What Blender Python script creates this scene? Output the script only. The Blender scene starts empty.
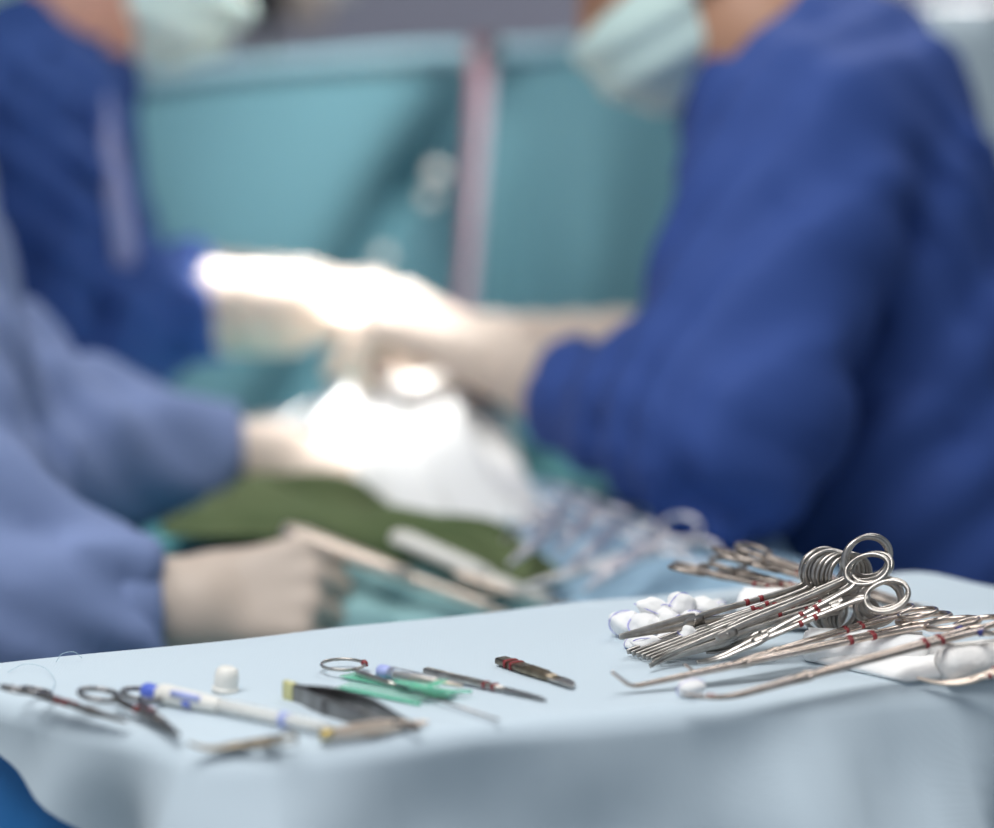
import bpy, bmesh, math, random
import numpy as np
from mathutils import Vector, Matrix
random.seed(7)
S = bpy.context.scene
COL = S.collection
V = Vector

# ------------------------------------------------------------------ camera model (used to take real positions off the photograph)
CAMZ = 1.36; FPX = 2500.0; PITCH = math.radians(8.0)
CP, SP = math.cos(PITCH), math.sin(PITCH)
def ray(u, v):
    a = (u-497)/FPX; b = (414-v)/FPX
    return V((a, CP+b*SP, -SP+b*CP))
def P(u, v, z=0.0):
    """point at height z above the table top (1.0 m)"""
    d = ray(u, v); t = (1.0+z-CAMZ)/d.z
    return V((d.x*t, d.y*t, 1.0+z))
def W(u, v, z):
    """point at absolute height z"""
    return P(u, v, z-1.0)
def Q(u, v, Y):
    """point at depth Y"""
    d = ray(u, v); t = Y/d.y
    return V((d.x*t, Y, CAMZ+d.z*t))

# ------------------------------------------------------------------ materials
def mat(name, col, rough=0.6, metal=0.0, noise=0.0, nscale=20.0, bump=0.0, bscale=200.0, col2=None, sheen=0.0,
        trans=0.0, alpha=1.0, sss=0.0, spec=0.5, weave=0.0, weave_scale=900.0, nthr=None):
    m = bpy.data.materials.new(name); m.use_nodes = True
    nt = m.node_tree; N = nt.nodes; L = nt.links
    b = N['Principled BSDF']
    b.inputs['Base Color'].default_value = (*col, 1)
    b.inputs['Roughness'].default_value = rough
    b.inputs['Metallic'].default_value = metal
    b.inputs['Specular IOR Level'].default_value = spec
    if sheen: b.inputs['Sheen Weight'].default_value = sheen; b.inputs['Sheen Roughness'].default_value = .5
    if trans: b.inputs['Transmission Weight'].default_value = trans
    if alpha < 1: b.inputs['Alpha'].default_value = alpha
    if sss:
        b.inputs['Subsurface Weight'].default_value = sss
        b.inputs['Subsurface Radius'].default_value = (.012, .006, .004)
        b.inputs['Subsurface Scale'].default_value = 1.0
    tc = N.new('ShaderNodeTexCoord')
    if col2 is not None:
        n = N.new('ShaderNodeTexNoise'); n.inputs['Scale'].default_value = nscale; n.inputs['Detail'].default_value = 4
        L.new(tc.outputs['Object'], n.inputs['Vector'])
        r = N.new('ShaderNodeValToRGB')
        a, c = nthr or (.35, .7)
        r.color_ramp.elements[0].position = a; r.color_ramp.elements[1].position = c
        r.color_ramp.elements[0].color = (*col, 1); r.color_ramp.elements[1].color = (*col2, 1)
        L.new(n.outputs['Fac'], r.inputs['Fac']); L.new(r.outputs['Color'], b.inputs['Base Color'])
    if bump or weave:
        h = None
        if bump:
            n2 = N.new('ShaderNodeTexNoise'); n2.inputs['Scale'].default_value = bscale; n2.inputs['Detail'].default_value = 3
            L.new(tc.outputs['Object'], n2.inputs['Vector'])
            bp = N.new('ShaderNodeBump'); bp.inputs['Strength'].default_value = bump; bp.inputs['Distance'].default_value = .002
            L.new(n2.outputs['Fac'], bp.inputs['Height']); h = bp
        if weave:
            w = N.new('ShaderNodeTexVoronoi'); w.inputs['Scale'].default_value = weave_scale; w.inputs['Randomness'].default_value = .15
            L.new(tc.outputs['Object'], w.inputs['Vector'])
            bp2 = N.new('ShaderNodeBump'); bp2.inputs['Strength'].default_value = weave; bp2.inputs['Distance'].default_value = .0006
            L.new(w.outputs['Distance'], bp2.inputs['Height'])
            if h: L.new(h.outputs['Normal'], bp2.inputs['Normal'])
            h = bp2
        L.new(h.outputs['Normal'], b.inputs['Normal'])
    return m
M = {}
M['drape'] = mat('pale_blue_nonwoven', (.515,.61,.68), .85, bump=.25, bscale=14, sheen=.12, weave=.25, weave_scale=520, spec=.25)
M['blue_cover'] = mat('strong_blue_sheet', (.02,.17,.46), .6, bump=.2, bscale=14)
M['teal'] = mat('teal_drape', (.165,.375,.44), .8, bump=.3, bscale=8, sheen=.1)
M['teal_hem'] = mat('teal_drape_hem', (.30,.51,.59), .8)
M['field_teal'] = mat('teal_field_drape', (.10,.34,.37), .8, bump=.3, bscale=10)
M['light_blue'] = mat('light_blue_sheet', (.40,.60,.76), .8, bump=.3, bscale=12)
M['cyan'] = mat('cyan_towel', (.30,.52,.54), .9, bump=.4, bscale=60)
M['green'] = mat('green_towel', (.085,.125,.050), .9, bump=.4, bscale=60, col2=(.13,.165,.075), nscale=9)
M['steel_bright'] = mat('bright_steel', (.86,.83,.85), .42, 1.0)
M['white_sheet'] = mat('white_gauze_sheet', (.82,.83,.82), .9, bump=.3, bscale=30)
M['gown_r'] = mat('royal_blue_gown', (.040,.085,.30), .75, bump=.3, bscale=9, spec=.25)
M['gown_l'] = mat('navy_blue_gown', (.03,.075,.26), .75, bump=.3, bscale=9, spec=.25)
M['gown_a'] = mat('grey_blue_gown', (.20,.265,.47), .75, bump=.3, bscale=9, spec=.25)
M['tie'] = mat('pale_gown_tie', (.30,.33,.55), .8)
M['trousers'] = mat('scrub_trousers', (.05,.16,.22), .85)
M['shoe'] = mat('white_clog', (.6,.6,.6), .5)
M['glove'] = mat('cream_latex', (.57,.475,.40), .5, bump=.15, bscale=40, sss=.0)
M['mask'] = mat('mint_mask', (.62,.80,.76), .85, bump=.2, bscale=60)
M['mask_tie'] = mat('mask_strap', (.75,.72,.74), .8)
M['cap'] = mat('green_cap', (.10,.32,.28), .85)
M['skin_r'] = mat('tan_skin', (.50,.27,.17), .5, sss=.0)
M['skin_l'] = mat('pink_skin', (.58,.32,.24), .5)
M['eye'] = mat('eye_white', (.8,.78,.75), .2)
M['iris'] = mat('iris_brown', (.06,.03,.02), .2)
M['hair'] = mat('dark_hair', (.05,.03,.02), .7)
M['steel'] = mat('surgical_steel', (.50,.475,.445), .31, 1.0, col2=(.32,.295,.27), nscale=130, bump=.06, bscale=500)
M['steel_dark'] = mat('dark_steel', (.30,.29,.29), .30, 1.0, col2=(.18,.17,.165), nscale=90)
M['steel_warm'] = mat('warm_steel', (.66,.575,.52), .26, 1.0, col2=(.44,.36,.30), nscale=90)
M['tarnish'] = mat('tarnished_steel', (.32,.27,.20), .38, 1.0, col2=(.16,.13,.09), nscale=120)
M['tarnish_soft'] = mat('worn_steel', (.42,.37,.33), .4, 1.0, col2=(.24,.2,.17), nscale=120)
M['red'] = mat('red_marking_tape', (.27,.022,.028), .5, col2=(.15,.012,.016), nscale=400)
M['navy'] = mat('navy_marking_tape', (.03,.035,.20), .45)
M['yellow'] = mat('yellow_tape', (.62,.60,.30), .5)
M['gold'] = mat('gold_insert', (.52,.40,.16), .35, .8)
M['beige_metal'] = mat('beige_steel', (.82,.70,.60), .35, .7)
M['white_plastic'] = mat('white_plastic', (.78,.77,.72), .35)
M['blue_plastic'] = mat('blue_plastic', (.10,.16,.62), .35)
M['pale_blue_plastic'] = mat('pale_blue_plastic', (.38,.44,.78), .35)
M['clear'] = mat('clear_plastic', (.90,.93,.97), .08, trans=.85)
M['clear_yellow'] = mat('yellowish_clear_plastic', (.85,.87,.86), .15, alpha=.42)
M['green_plastic'] = mat('green_clear_plastic', (.20,.74,.50), .2, trans=.2, alpha=.6)
M['green_plastic2'] = mat('pale_green_clear_plastic', (.50,.82,.73), .2, trans=.2, alpha=.55)
M['gauze'] = mat('white_gauze', (.90,.90,.895), .95, bump=.3, bscale=420)
M['gauze_warm'] = mat('off_white_gauze', (.88,.865,.84), .95, bump=.3, bscale=380)
M['violet'] = mat('violet_thread', (.30,.28,.72), .7)
M['thread'] = mat('white_thread', (.85,.85,.85), .6)
M['blue_thread'] = mat('pale_blue_suture', (.42,.58,.66), .5)
M['pink'] = mat('pink_stained_gauze', (.62,.28,.26), .9, col2=(.75,.5,.46), nscale=40)
M['wall'] = mat('lilac_wall_paint', (.345,.345,.44), .8, bump=.05, bscale=60)
M['wall_side'] = mat('pale_wall_paint', (.50,.56,.60), .8)
M['floor'] = mat('grey_green_vinyl', (.22,.26,.26), .4, col2=(.26,.30,.30), nscale=60)
M['ceiling'] = mat('white_ceiling', (.75,.75,.75), .9)
M['chrome'] = mat('chrome', (.85,.85,.86), .12, 1.0)
M['pole'] = mat('pink_grey_pole', (.42,.36,.42), .35, .3)
M['tube_pink'] = mat('pink_line', (.55,.22,.28), .3, trans=.2)
M['dark_plastic'] = mat('dark_casing', (.03,.03,.035), .4)
M['beige_plastic'] = mat('beige_casing', (.50,.42,.38), .5)
M['pale_panel'] = mat('pale_grey_blue_sheet', (.50,.60,.66), .8, bump=.3, bscale=6)
M['mint_panel'] = mat('mint_cabinet', (.50,.68,.58), .5)
M['table_pad'] = mat('black_pad', (.03,.03,.035), .6)

# ------------------------------------------------------------------ mesh helpers
def build(name, verts, faces, m, parent=None, smooth=True, local=True):
    me = bpy.data.meshes.new(name)
    me.from_pydata([tuple(v) for v in verts], [], [tuple(f) for f in faces])
    me.update()
    if smooth: me.polygons.foreach_set('use_smooth', [True]*len(me.polygons))
    if m: me.materials.append(m)
    o = bpy.data.objects.new(name, me); COL.objects.link(o)
    if parent: o.parent = parent
    return o
def fixn(o):
    bm = bmesh.new(); bm.from_mesh(o.data); bmesh.ops.recalc_face_normals(bm, faces=bm.faces); bm.to_mesh(o.data); bm.free(); return o
class MB:
    def __init__(s): s.v = []; s.f = []
    def add(s, v, f):
        n = len(s.v); s.v += [V(p) for p in v]; s.f += [[i+n for i in q] for q in f]; return s
    def map(s, fn): s.v = [fn(p) for p in s.v]; return s
    def build(s, name, m, parent=None, smooth=True):
        return fixn(build(name, s.v, s.f, m, parent, smooth))
    def box(s, c, d, R=None, bev=0.0):
        bm = bmesh.new(); bmesh.ops.create_cube(bm, size=1)
        for p in bm.verts: p.co = V((p.co.x*d[0], p.co.y*d[1], p.co.z*d[2]))
        if bev: bmesh.ops.bevel(bm, geom=bm.edges[:], offset=bev, segments=3, affect='EDGES', profile=.5)
        bm.verts.index_update()
        vs = [(R @ p.co if R else p.co)+V(c) for p in bm.verts]
        fs = [[q.index for q in f.verts] for f in bm.faces]; bm.free()
        return s.add(vs, fs)
    def lathe(s, prof, a, b, n=20):
        """prof: (t along a->b in metres, radius)"""
        a = V(a); d = (V(b)-a).normalized(); x = d.orthogonal().normalized(); y = d.cross(x)
        vs = []; fs = []
        for t, r in prof:
            for k in range(n):
                th = 2*math.pi*k/n; vs.append(a+d*t+(x*math.cos(th)+y*math.sin(th))*r)
        for i in range(len(prof)-1):
            for k in range(n):
                fs.append([i*n+k, i*n+(k+1)%n, (i+1)*n+(k+1)%n, (i+1)*n+k])
        fs.append(list(range(n))[::-1]); fs.append([(len(prof)-1)*n+k for k in range(n)])
        return s.add(vs, fs)
    def sphere(s, c, r, n=14, sc=(1,1,1), R=None):
        vs = []; fs = []
        for i in range(n+1):
            ph = math.pi*i/n
            for k in range(2*n):
                th = math.pi*k/n
                p = V((math.sin(ph)*math.cos(th)*sc[0], math.sin(ph)*math.sin(th)*sc[1], math.cos(ph)*sc[2]))*r
                vs.append((R@p if R else p)+V(c))
        m = 2*n
        for i in range(n):
            for k in range(m): fs.append([i*m+k, (i+1)*m+k, (i+1)*m+(k+1)%m, i*m+(k+1)%m])
        return s.add(vs, fs)
    def sweep(s, pts, w, t, up=(0,0,1), n=18, closed=False, p=2.6, cap=True):
        """superellipse section: w in the path's plane, t along up; w, t lists or numbers"""
        K = len(pts); up = V(up); vs = []; fs = []
        W_ = w if isinstance(w, (list, tuple)) else [w]*K; T_ = t if isinstance(t, (list, tuple)) else [t]*K
        for i in range(K):
            if closed: tg = V(pts[(i+1)%K])-V(pts[i-1])
            else: tg = V(pts[min(i+1, K-1)])-V(pts[max(i-1, 0)])
            tg.normalize(); sd = up.cross(tg)
            if sd.length < 1e-5: sd = tg.orthogonal()
            sd.normalize(); uu = tg.cross(sd)
            for k in range(n):
                th = 2*math.pi*k/n; c, q = math.cos(th), math.sin(th)
                c = math.copysign(abs(c)**(2/p), c); q = math.copysign(abs(q)**(2/p), q)
                vs.append(V(pts[i])+sd*c*W_[i]*.5+uu*q*T_[i]*.5)
        for i in range(K if closed else K-1):
            j = (i+1) % K
            for k in range(n): fs.append([i*n+k, i*n+(k+1)%n, j*n+(k+1)%n, j*n+k])
        if not closed and cap: fs.append(list(range(n))); fs.append([(K-1)*n+k for k in range(n)])
        return s.add(vs, fs)
    def tube(s, pts, r, n=10, closed=False):
        K = len(pts); r = r if isinstance(r, (list, tuple)) else [r]*K
        return s.sweep(pts, [2*q for q in r], [2*q for q in r], up=(.13,.21,.97), n=n, closed=closed, p=2)
def spline(ctrl, n=8):
    c = [V(p) for p in ctrl]; c = [c[0]*2-c[1]]+c+[c[-1]*2-c[-2]]; out = []
    for i in range(1, len(c)-2):
        for k in range(n):
            t = k/n; a, b, d, e = c[i-1], c[i], c[i+1], c[i+2]
            out.append(.5*((2*b)+(d-a)*t+(2*a-5*b+4*d-e)*t*t+(3*b-a-3*d+e)*t**3))
    out.append(c[-2]); return out
def splinev(vals, n=8):
    return [p.x for p in spline([(q,0,0) for q in vals], n)]
def empty(name, loc=(0,0,0), label=None, cat=None, group=None, M4=None):
    o = bpy.data.objects.new(name, None); COL.objects.link(o); o.empty_display_size = .02
    if M4 is not None: o.matrix_world = M4
    else: o.location = loc
    return tag(o, label, cat, group)
def tag(o, label=None, cat=None, group=None, kind=None):
    if label: o['label'] = label
    if cat: o['category'] = cat
    if group: o['group'] = group
    if kind: o['kind'] = kind
    return o
def structure(o): o['kind'] = 'structure'; return o
def kids(o): return [c for c in bpy.data.objects if c.parent == o]
def dup(o, label=None, group=None, M4=None):
    def cp(q, par):
        c = q.copy(); COL.objects.link(c); c.parent = par
        for ch in kids(q): cp(ch, c)
        return c
    r = cp(o, None)
    if label: r['label'] = label
    if group: r['group'] = group
    if M4 is not None: r.matrix_world = M4
    return r

# ------------------------------------------------------------------ distance-field surfaces (bodies, gowns, gloves, cloth lumps)
A3 = lambda p: np.array(tuple(p), dtype=float)
def sd_cone(p, a, b, ra, rb):
    a = A3(a); b = A3(b); ba = b-a; L2 = float(ba@ba)+1e-12
    t = np.clip(((p-a)@ba)/L2, 0, 1)
    return np.linalg.norm(p-a-t[:, None]*ba, axis=1)-(ra+(rb-ra)*t)
def sd_ell(p, c, r, R=None):
    q = p-A3(c)
    if R is not None: q = q@np.array(R)
    r = A3(r); k0 = np.linalg.norm(q/r, axis=1); k1 = np.linalg.norm(q/(r*r), axis=1)+1e-9
    return k0*(k0-1)/k1
def smin(a, b, k):
    h = np.clip(.5+.5*(b-a)/k, 0, 1); return b*(1-h)+a*h-k*h*(1-h)
def smax(a, b, k): return -smin(-a, -b, k)
def nets(f, lo, hi, h):
    lo = np.array(lo, float); hi = np.array(hi, float); n = np.ceil((hi-lo)/h).astype(int)+1
    ax = [lo[i]+h*np.arange(n[i]) for i in range(3)]
    X, Y, Z = np.meshgrid(*ax, indexing='ij')
    pts = np.stack([X.ravel(), Y.ravel(), Z.ravel()], 1)
    D = np.concatenate([f(c) for c in np.array_split(pts, max(1, len(pts)//200000))]).reshape(n)
    D[0]=D[-1]=np.maximum(D[0], 1e-4) if False else D[0]
    for s in ((0,),(-1,)):
        D[s[0], :, :] = np.abs(D[s[0], :, :])+1e-4; D[:, s[0], :] = np.abs(D[:, s[0], :])+1e-4; D[:, :, s[0]] = np.abs(D[:, :, s[0]])+1e-4
    sg = D < 0
    C = [(i, j, k) for i in (0, 1) for j in (0, 1) for k in (0, 1)]
    sl = lambda A, c: A[c[0]:n[0]-1+c[0], c[1]:n[1]-1+c[1], c[2]:n[2]-1+c[2]]
    cnt = sum(sl(sg, c).astype(int) for c in C); act = (cnt > 0) & (cnt < 8)
    idx = -np.ones(act.shape, int); idx[act] = np.arange(act.sum())
    acc = np.zeros((act.sum(), 3)); num = np.zeros(act.sum())
    for a in C:
        for d in range(3):
            if a[d] == 1: continue
            b = list(a); b[d] = 1
            va = sl(D, a)[act]; vb = sl(D, b)[act]; cr = (va < 0) != (vb < 0)
            t = np.where(cr, va/np.where(cr, va-vb, 1), 0)
            q = np.array(a, float)[None].repeat(len(t), 0); q[:, d] += t
            acc[cr] += q[cr]; num[cr] += 1
    base = np.argwhere(act)
    vs = lo+h*(base+acc/num[:, None])
    fs = []
    for d in range(3):
        e, g = [(1, 2), (2, 0), (0, 1)][d]
        s0 = [slice(None)]*3; s1 = [slice(None)]*3; s0[d] = slice(0, -1); s1[d] = slice(1, None)
        ch = sg[tuple(s0)] != sg[tuple(s1)]
        for c in np.argwhere(ch):
            if c[e] == 0 or c[g] == 0 or c[e] >= n[e]-1 or c[g] >= n[g]-1: continue
            q = []
            for (de, dg) in ((-1, -1), (0, -1), (0, 0), (-1, 0)):
                k = c.copy(); k[e] += de; k[g] += dg; q.append(idx[tuple(k)])
            if not sg[tuple(c)]: q = q[::-1]
            fs.append(q)
    return vs, fs
def nets_obj(name, f, lo, hi, h, m, parent=None):
    vs, fs = nets(f, lo, hi, h)
    return build(name, vs, fs, m, parent)
def bounds(pts, pad):
    a = np.array([tuple(p) for p in pts]); return a.min(0)-pad, a.max(0)+pad
def folds(p, amp, k=70., seed=0.):
    x, y, z = p[:, 0]+seed, p[:, 1]+2*seed, p[:, 2]-seed
    w = 1.6*np.sin(9*x+6*z+2*seed)+1.3*np.sin(11*y-7*z+seed)
    a = np.sin(k*(.45*x+.25*y+.55*z)+w*1.6)
    b = np.sin(k*1.5*(.7*x-.5*y-.25*z)+2.1*w+1)
    m = .6+.4*np.sin(7*x-9*z+5*y+seed)
    return amp*(m*(1-np.abs(a))*1.3+.45*b)

# ------------------------------------------------------------------ the setting
def quad(name, c, d, m): return structure(MB().box(c, d).build(name, m, None, False))
quad('floor', (0,2,-.05), (7,7,.1), M['floor'])
quad('wall_back', (0,5.05,1.5), (7,.1,3), M['wall'])
quad('wall_left', (-3.05,2.,1.5), (.1,6,3), M['wall_side'])
quad('wall_right', (3.05,2.,1.5), (.1,6,3), M['wall_side'])
quad('ceiling', (0,2.,3.05), (6,6,.1), M['ceiling'])

# ------------------------------------------------------------------ instrument table, its under-cover and its pale blue drape
TA = math.radians(22); EX = V((math.cos(TA), math.sin(TA), 0)); EY = V((-math.sin(TA), math.cos(TA), 0)); T0 = V((-.162, 1.284, 1.0))
def T(a, b, z=0): return T0+EX*a+EY*b+V((0,0,z))
POLY = [(-.100,.226), (.022,.0), (.70,-.018), (.655,.16), (.565,.258), (.30,.250)]
RAD = [.02, .035, .05, .05, .05, .3]
LEN = [.026, .15, .30, .30, .30, .25]
def outline(poly, rad, inset=0.0, seg=26):
    n = len(poly); pts = []; tags = []
    for i in range(n):
        p0, p, p1 = V((*poly[i-1],0)), V((*poly[i],0)), V((*poly[(i+1)%n],0))
        d0 = (p0-p).normalized(); d1 = (p1-p).normalized(); ang = d0.angle(d1)
        cut = min(rad[i]/math.tan(ang/2), .45*min((p0-p).length, (p1-p).length)); r = cut*math.tan(ang/2)
        a = p+d0*cut; b = p+d1*cut; c = p+(d0+d1).normalized()*(r/math.sin(ang/2))
        for k in range(13):
            t = k/12; q = a.lerp(b, t)-c; q = c+q.normalized()*r; pts.append(q); tags.append(i)
        for k in range(1, seg):
            pn0 = V((*poly[(i+1)%n],0)); pn1 = V((*poly[(i+2)%n],0))
            e0 = (p-pn0).normalized(); e1 = (pn1-pn0).normalized(); an = e0.angle(e1)
            cu = min(rad[(i+1)%n]/math.tan(an/2), .45*min((p-pn0).length, (pn1-pn0).length))
            nx = pn0+e0*cu
            pts.append(b.lerp(nx, k/seg)); tags.append(i+k/seg)
    N = len(pts); nor = []
    for i in range(N):
        t = pts[(i+1)%N]-pts[i-1]; nor.append(V((t.y, -t.x, 0)).normalized())
    pts = [p-q*inset for p, q in zip(pts, nor)]
    return pts, nor, tags
def topz(a, b):
    z = .0009*math.sin(23*a+9*b)*math.sin(31*b-7*a)
    z += .0020*math.exp(-((b-.16-.1*math.sin(6*a))/.012)**2)*max(0, math.sin(4*a))
    # gentle rise of the cloth along the far right rim
    z += .007*max(0, min(1, (a-.42)/.1))*math.exp(-((b-.235)/.03)**2)*(.7+.5*math.sin(55*a))
    return z
def top_z_at(x, y):
    d = V((x, y, 1))-T0; return topz(d.dot(EX), d.dot(EY))
def drape(name, inset, dz, m, lens, rr, fold):
    pts, nor, tags = outline(POLY, RAD, inset); N = len(pts)
    c = sum(pts, V())/N; vs = []; fs = []
    RINGS = 34
    vs.append(T(c.x, c.y, dz+topz(c.x, c.y)))
    for r in range(1, RINGS+1):
        s = r/RINGS
        for p in pts:
            q = c.lerp(p, s); vs.append(T(q.x, q.y, dz+topz(q.x, q.y)*(1 if r < RINGS else .8)))
    for k in range(N): fs.append([0, 1+k, 1+(k+1)%N])
    for r in range(RINGS-1):
        for k in range(N): fs.append([1+r*N+k, 1+(r+1)*N+k, 1+(r+1)*N+(k+1)%N, 1+r*N+(k+1)%N])
    base = 1+(RINGS-1)*N
    prm = [0]
    for i in range(1, N): prm.append(prm[-1]+(pts[i]-pts[i-1]).length)
    STEP = 26
    for j in range(1, STEP+1):
        for i in range(N):
            tg = tags[i]; i0 = int(tg) % 6; fr = tg-int(tg)
            fr = fr*fr*(3-2*fr) if i0 != 0 else fr
            Lh = lens[i0]*(1-fr)+lens[(i0+1)%6]*fr
            if i0 == 0: Lh = lens[0]+(lens[1]-lens[0])*fr**2.2
            arc = rr*math.pi/2; sN = 9
            if j <= sN:
                th = math.pi/2*j/sN; off = rr*math.sin(th); dr = rr*(1-math.cos(th))
            else:
                off = rr; dr = rr+(Lh-rr)*((j-sN)/(STEP-sN))**1.3 if Lh > rr else rr*1.02+Lh*.1*(j-sN)/(STEP-sN)
            x = prm[i]; am = min(1, max(0, dr-.002)/.10)
            fo = fold*am*(.020*math.sin(x*19+2.2)+.013*math.sin(x*47+2*math.sin(x*9))+.006*math.sin(x*120+3*math.sin(x*17)+20*dr)+.012*math.sin(11*x+14*dr)+.011*math.sin(33*x+1.7)*math.sin(48*dr+9*x))
            fo += fold*am*.018
            # sharp hanging fold under the front-left corner
            if i0 == 1 and fr == 0: fo += fold*.012*am
            p = pts[i]+nor[i]*(off+fo)
            zz = topz(pts[i].x, pts[i].y)*.8
            vs.append(T(p.x, p.y, dz-dr+zz))
    for j in range(STEP):
        b0 = base+j*N; b1 = base+(j+1)*N
        for k in range(N): fs.append([b0+k, b1+k, b1+(k+1)%N, b0+(k+1)%N])
    return fixn(build(name, vs, fs, m))
o = drape('instrument_table_drape', 0, 0, M['drape'], LEN, .014, 1.0)
tag(o, 'pale blue nonwoven drape covering the instrument table in front', 'drape')
o = drape('table_under_cover', .012, -.004, M['blue_cover'], [.34,.36,.36,.36,.36,.34], .008, .55)
tag(o, 'strong blue sheet hanging under the pale blue table drape', 'sheet')
tb = empty('instrument_stand', T(.30,.12,-1.0), 'steel instrument stand under the blue draped tray', 'stand')
R22 = Matrix.Rotation(TA, 3, 'Z')
def loc(o, c): return V(c)-o.location
MB().box(loc(tb, T(.345,.118,-.014)), (.56,.17,.012), R22, .004).build('tray', M['chrome'], tb)
MB().tube([loc(tb, T(.31,.112,-.02)), loc(tb, T(.31,.112,-.96))], .02).build('post', M['chrome'], tb)
MB().box(loc(tb, T(.31,.112,-.95)), (.50,.06,.04), R22, .01).box(loc(tb, T(.31,.112,-.95)), (.06,.36,.04), R22, .01).build('base', M['chrome'], tb)
for sx, sy in ((-.22,0), (.22,0), (0,-.15), (0,.15)):
    c = T(.31+sx, .112+sy, -.985); MB().sphere(loc(tb, c), .015).build('caster', M['dark_plastic'], tb)

# ------------------------------------------------------------------ ring-handled instruments
def make_clamp(name, label, cat, L=.14, rr=.0135, joint=.64, bend=None, steel='steel', tapes=(.33,.40), tape='red', th=.0031, spread=0.0,
               group=None, tip_w=.0012, teeth=True, jaw_w=.0048):
    """lies in XY: ring centres at x=0, tip at x=L.  bend=(start, radius, max_angle) turns the tip towards +z"""
    root = empty(name, (0,0,0), label, cat, group)
    jx = L*joint; yr = rr*1.03
    def bend_f(p):
        p = V(p)
        if spread and p.x < jx:
            pass
        if not bend: return p
        x0, Rb, mx = bend
        if p.x <= x0: return p
        th_ = min((p.x-x0)/Rb, mx); ex = (p.x-x0)-th_*Rb
        c, s = math.cos(th_), math.sin(th_)
        x = x0+Rb*s+ex*c-p.z*s; z = Rb*(1-c)+ex*s+p.z*c
        return V((x, p.y, z))
    st = M[steel]
    for s in (1, -1):
        sp = lambda x: s*spread*(jx-x) if x < jx else 0
        c = [(rr*.80, s*yr*.62+sp(rr), 0), (rr*1.25, s*yr*.42+sp(rr*1.3), 0), (rr*2.1, s*.0050+sp(rr*2.1), 0), (L*.36, s*.0036+sp(L*.36), 0),
             (L*.52, s*.0027+sp(L*.52), 0), (jx, s*.0012, 0)]
        w = [th*.95, th*1.1, th*1.05, th, th*1.05, th*1.2]
        m = MB().sweep(spline(c, 7), [q*1.3 for q in splinev(w, 7)], [th]*(5*7+1))
        m.map(bend_f).build('shank', st, root)
        rg = []
        for k in range(36):
            a = 2*math.pi*k/36; rg.append((rr*1.08*math.cos(a), s*yr+sp(0)+rr*.94*math.sin(a), 0))
        MB().sweep(rg, rr*.235, rr*.25, closed=True, p=2.2).map(bend_f).build('finger_ring', st, root)
        c = [(jx, s*.0014, 0), (jx+.1*(L-jx), s*.0022, 0), (jx+.5*(L-jx), s*.0014, 0), (L*.97, s*.0008, 0), (L, s*.0007, 0)]
        w = [jaw_w, jaw_w*.9, jaw_w*.68, tip_w*1.15, tip_w*.8]; t = [th*1.2, th*1.1, th*.9, th*.6, th*.45]
        n = 10; MB().sweep(spline(c, n), splinev(w, n), splinev(t, n)).map(bend_f).build('jaw', st, root)
        if teeth:
            zo = s*.0007
            m = MB().box((rr*2.35, s*.0021+sp(rr*2.3)*.5, zo), (.0065, .0050, .0014), None, .0004)
            for q in range(3): m.box((rr*2.35-.002+q*.002, -s*.0002, zo+.0006), (.0011, .0022, .0012), None, .0002)
            m.map(bend_f).build('ratchet', st, root)
        if tapes:
            for f in tapes:
                x = L*f+(.004 if s > 0 else 0)
                y = s*(.0036+(.0050-.0036)*max(0, (L*.36-x)/(L*.36-rr*2.1)))+sp(x)
                MB().sweep([(x-.0014, y, 0), (x+.0014, y, 0)], th*1.48, th*1.22, n=14).map(bend_f).build('marking_tape', M[tape], root)
    m = MB().sweep([(jx-.0065,0,0), (jx-.004,0,0), (jx,0,0), (jx+.005,0,0), (jx+.008,0,0)], [.0045,.0066,.0074,.0066,.0046], [th*1.1,th*1.5,th*1.6,th*1.5,th*1.25])
    m.map(bend_f).build('box_joint', st, root)
    MB().lathe([(0,.0010), (.0002,.0013), (th*1.66,.0013), (th*1.66+.0002,.0010)], (jx,0,-th*.83), (jx,0,th), 12).map(bend_f).build('pivot', st, root)
    tip = bend_f((L,0,0)); root['_tx'] = tip.x; root['_tz'] = tip.z; root['_yr'] = yr
    return root
def clamp_matrix(root, tip, ring, n, upper=False, scale=None):
    """tip, ring: world points; ring = middle of the two rings, or the upper ring's centre when upper"""
    tip = V(tip); ring = V(ring); n = V(n); mid = ring.copy()
    lx, lz = root['_tx'], root['_tz']; ll = math.hypot(lx, lz); al = math.atan2(lz, lx)
    for _ in range(4):
        d = (tip-mid); x = d.normalized(); y = n.cross(x).normalized(); z = x.cross(y)
        sc = d.length/ll
        if y.z < 0: up = -1
        else: up = 1
        if upper: mid = ring-y*up*root['_yr']*sc
        else: break
    Rm = Matrix((x, y, z)).transposed() @ Matrix.Rotation(al, 3, 'Y')
    return Matrix.Translation(mid) @ Rm.to_4x4() @ Matrix.Scale(sc if scale is None else scale, 4)
def clean(o):
    for k in ('_tx', '_tz', '_yr'):
        if k in o: del o[k]
CL = []
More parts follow.
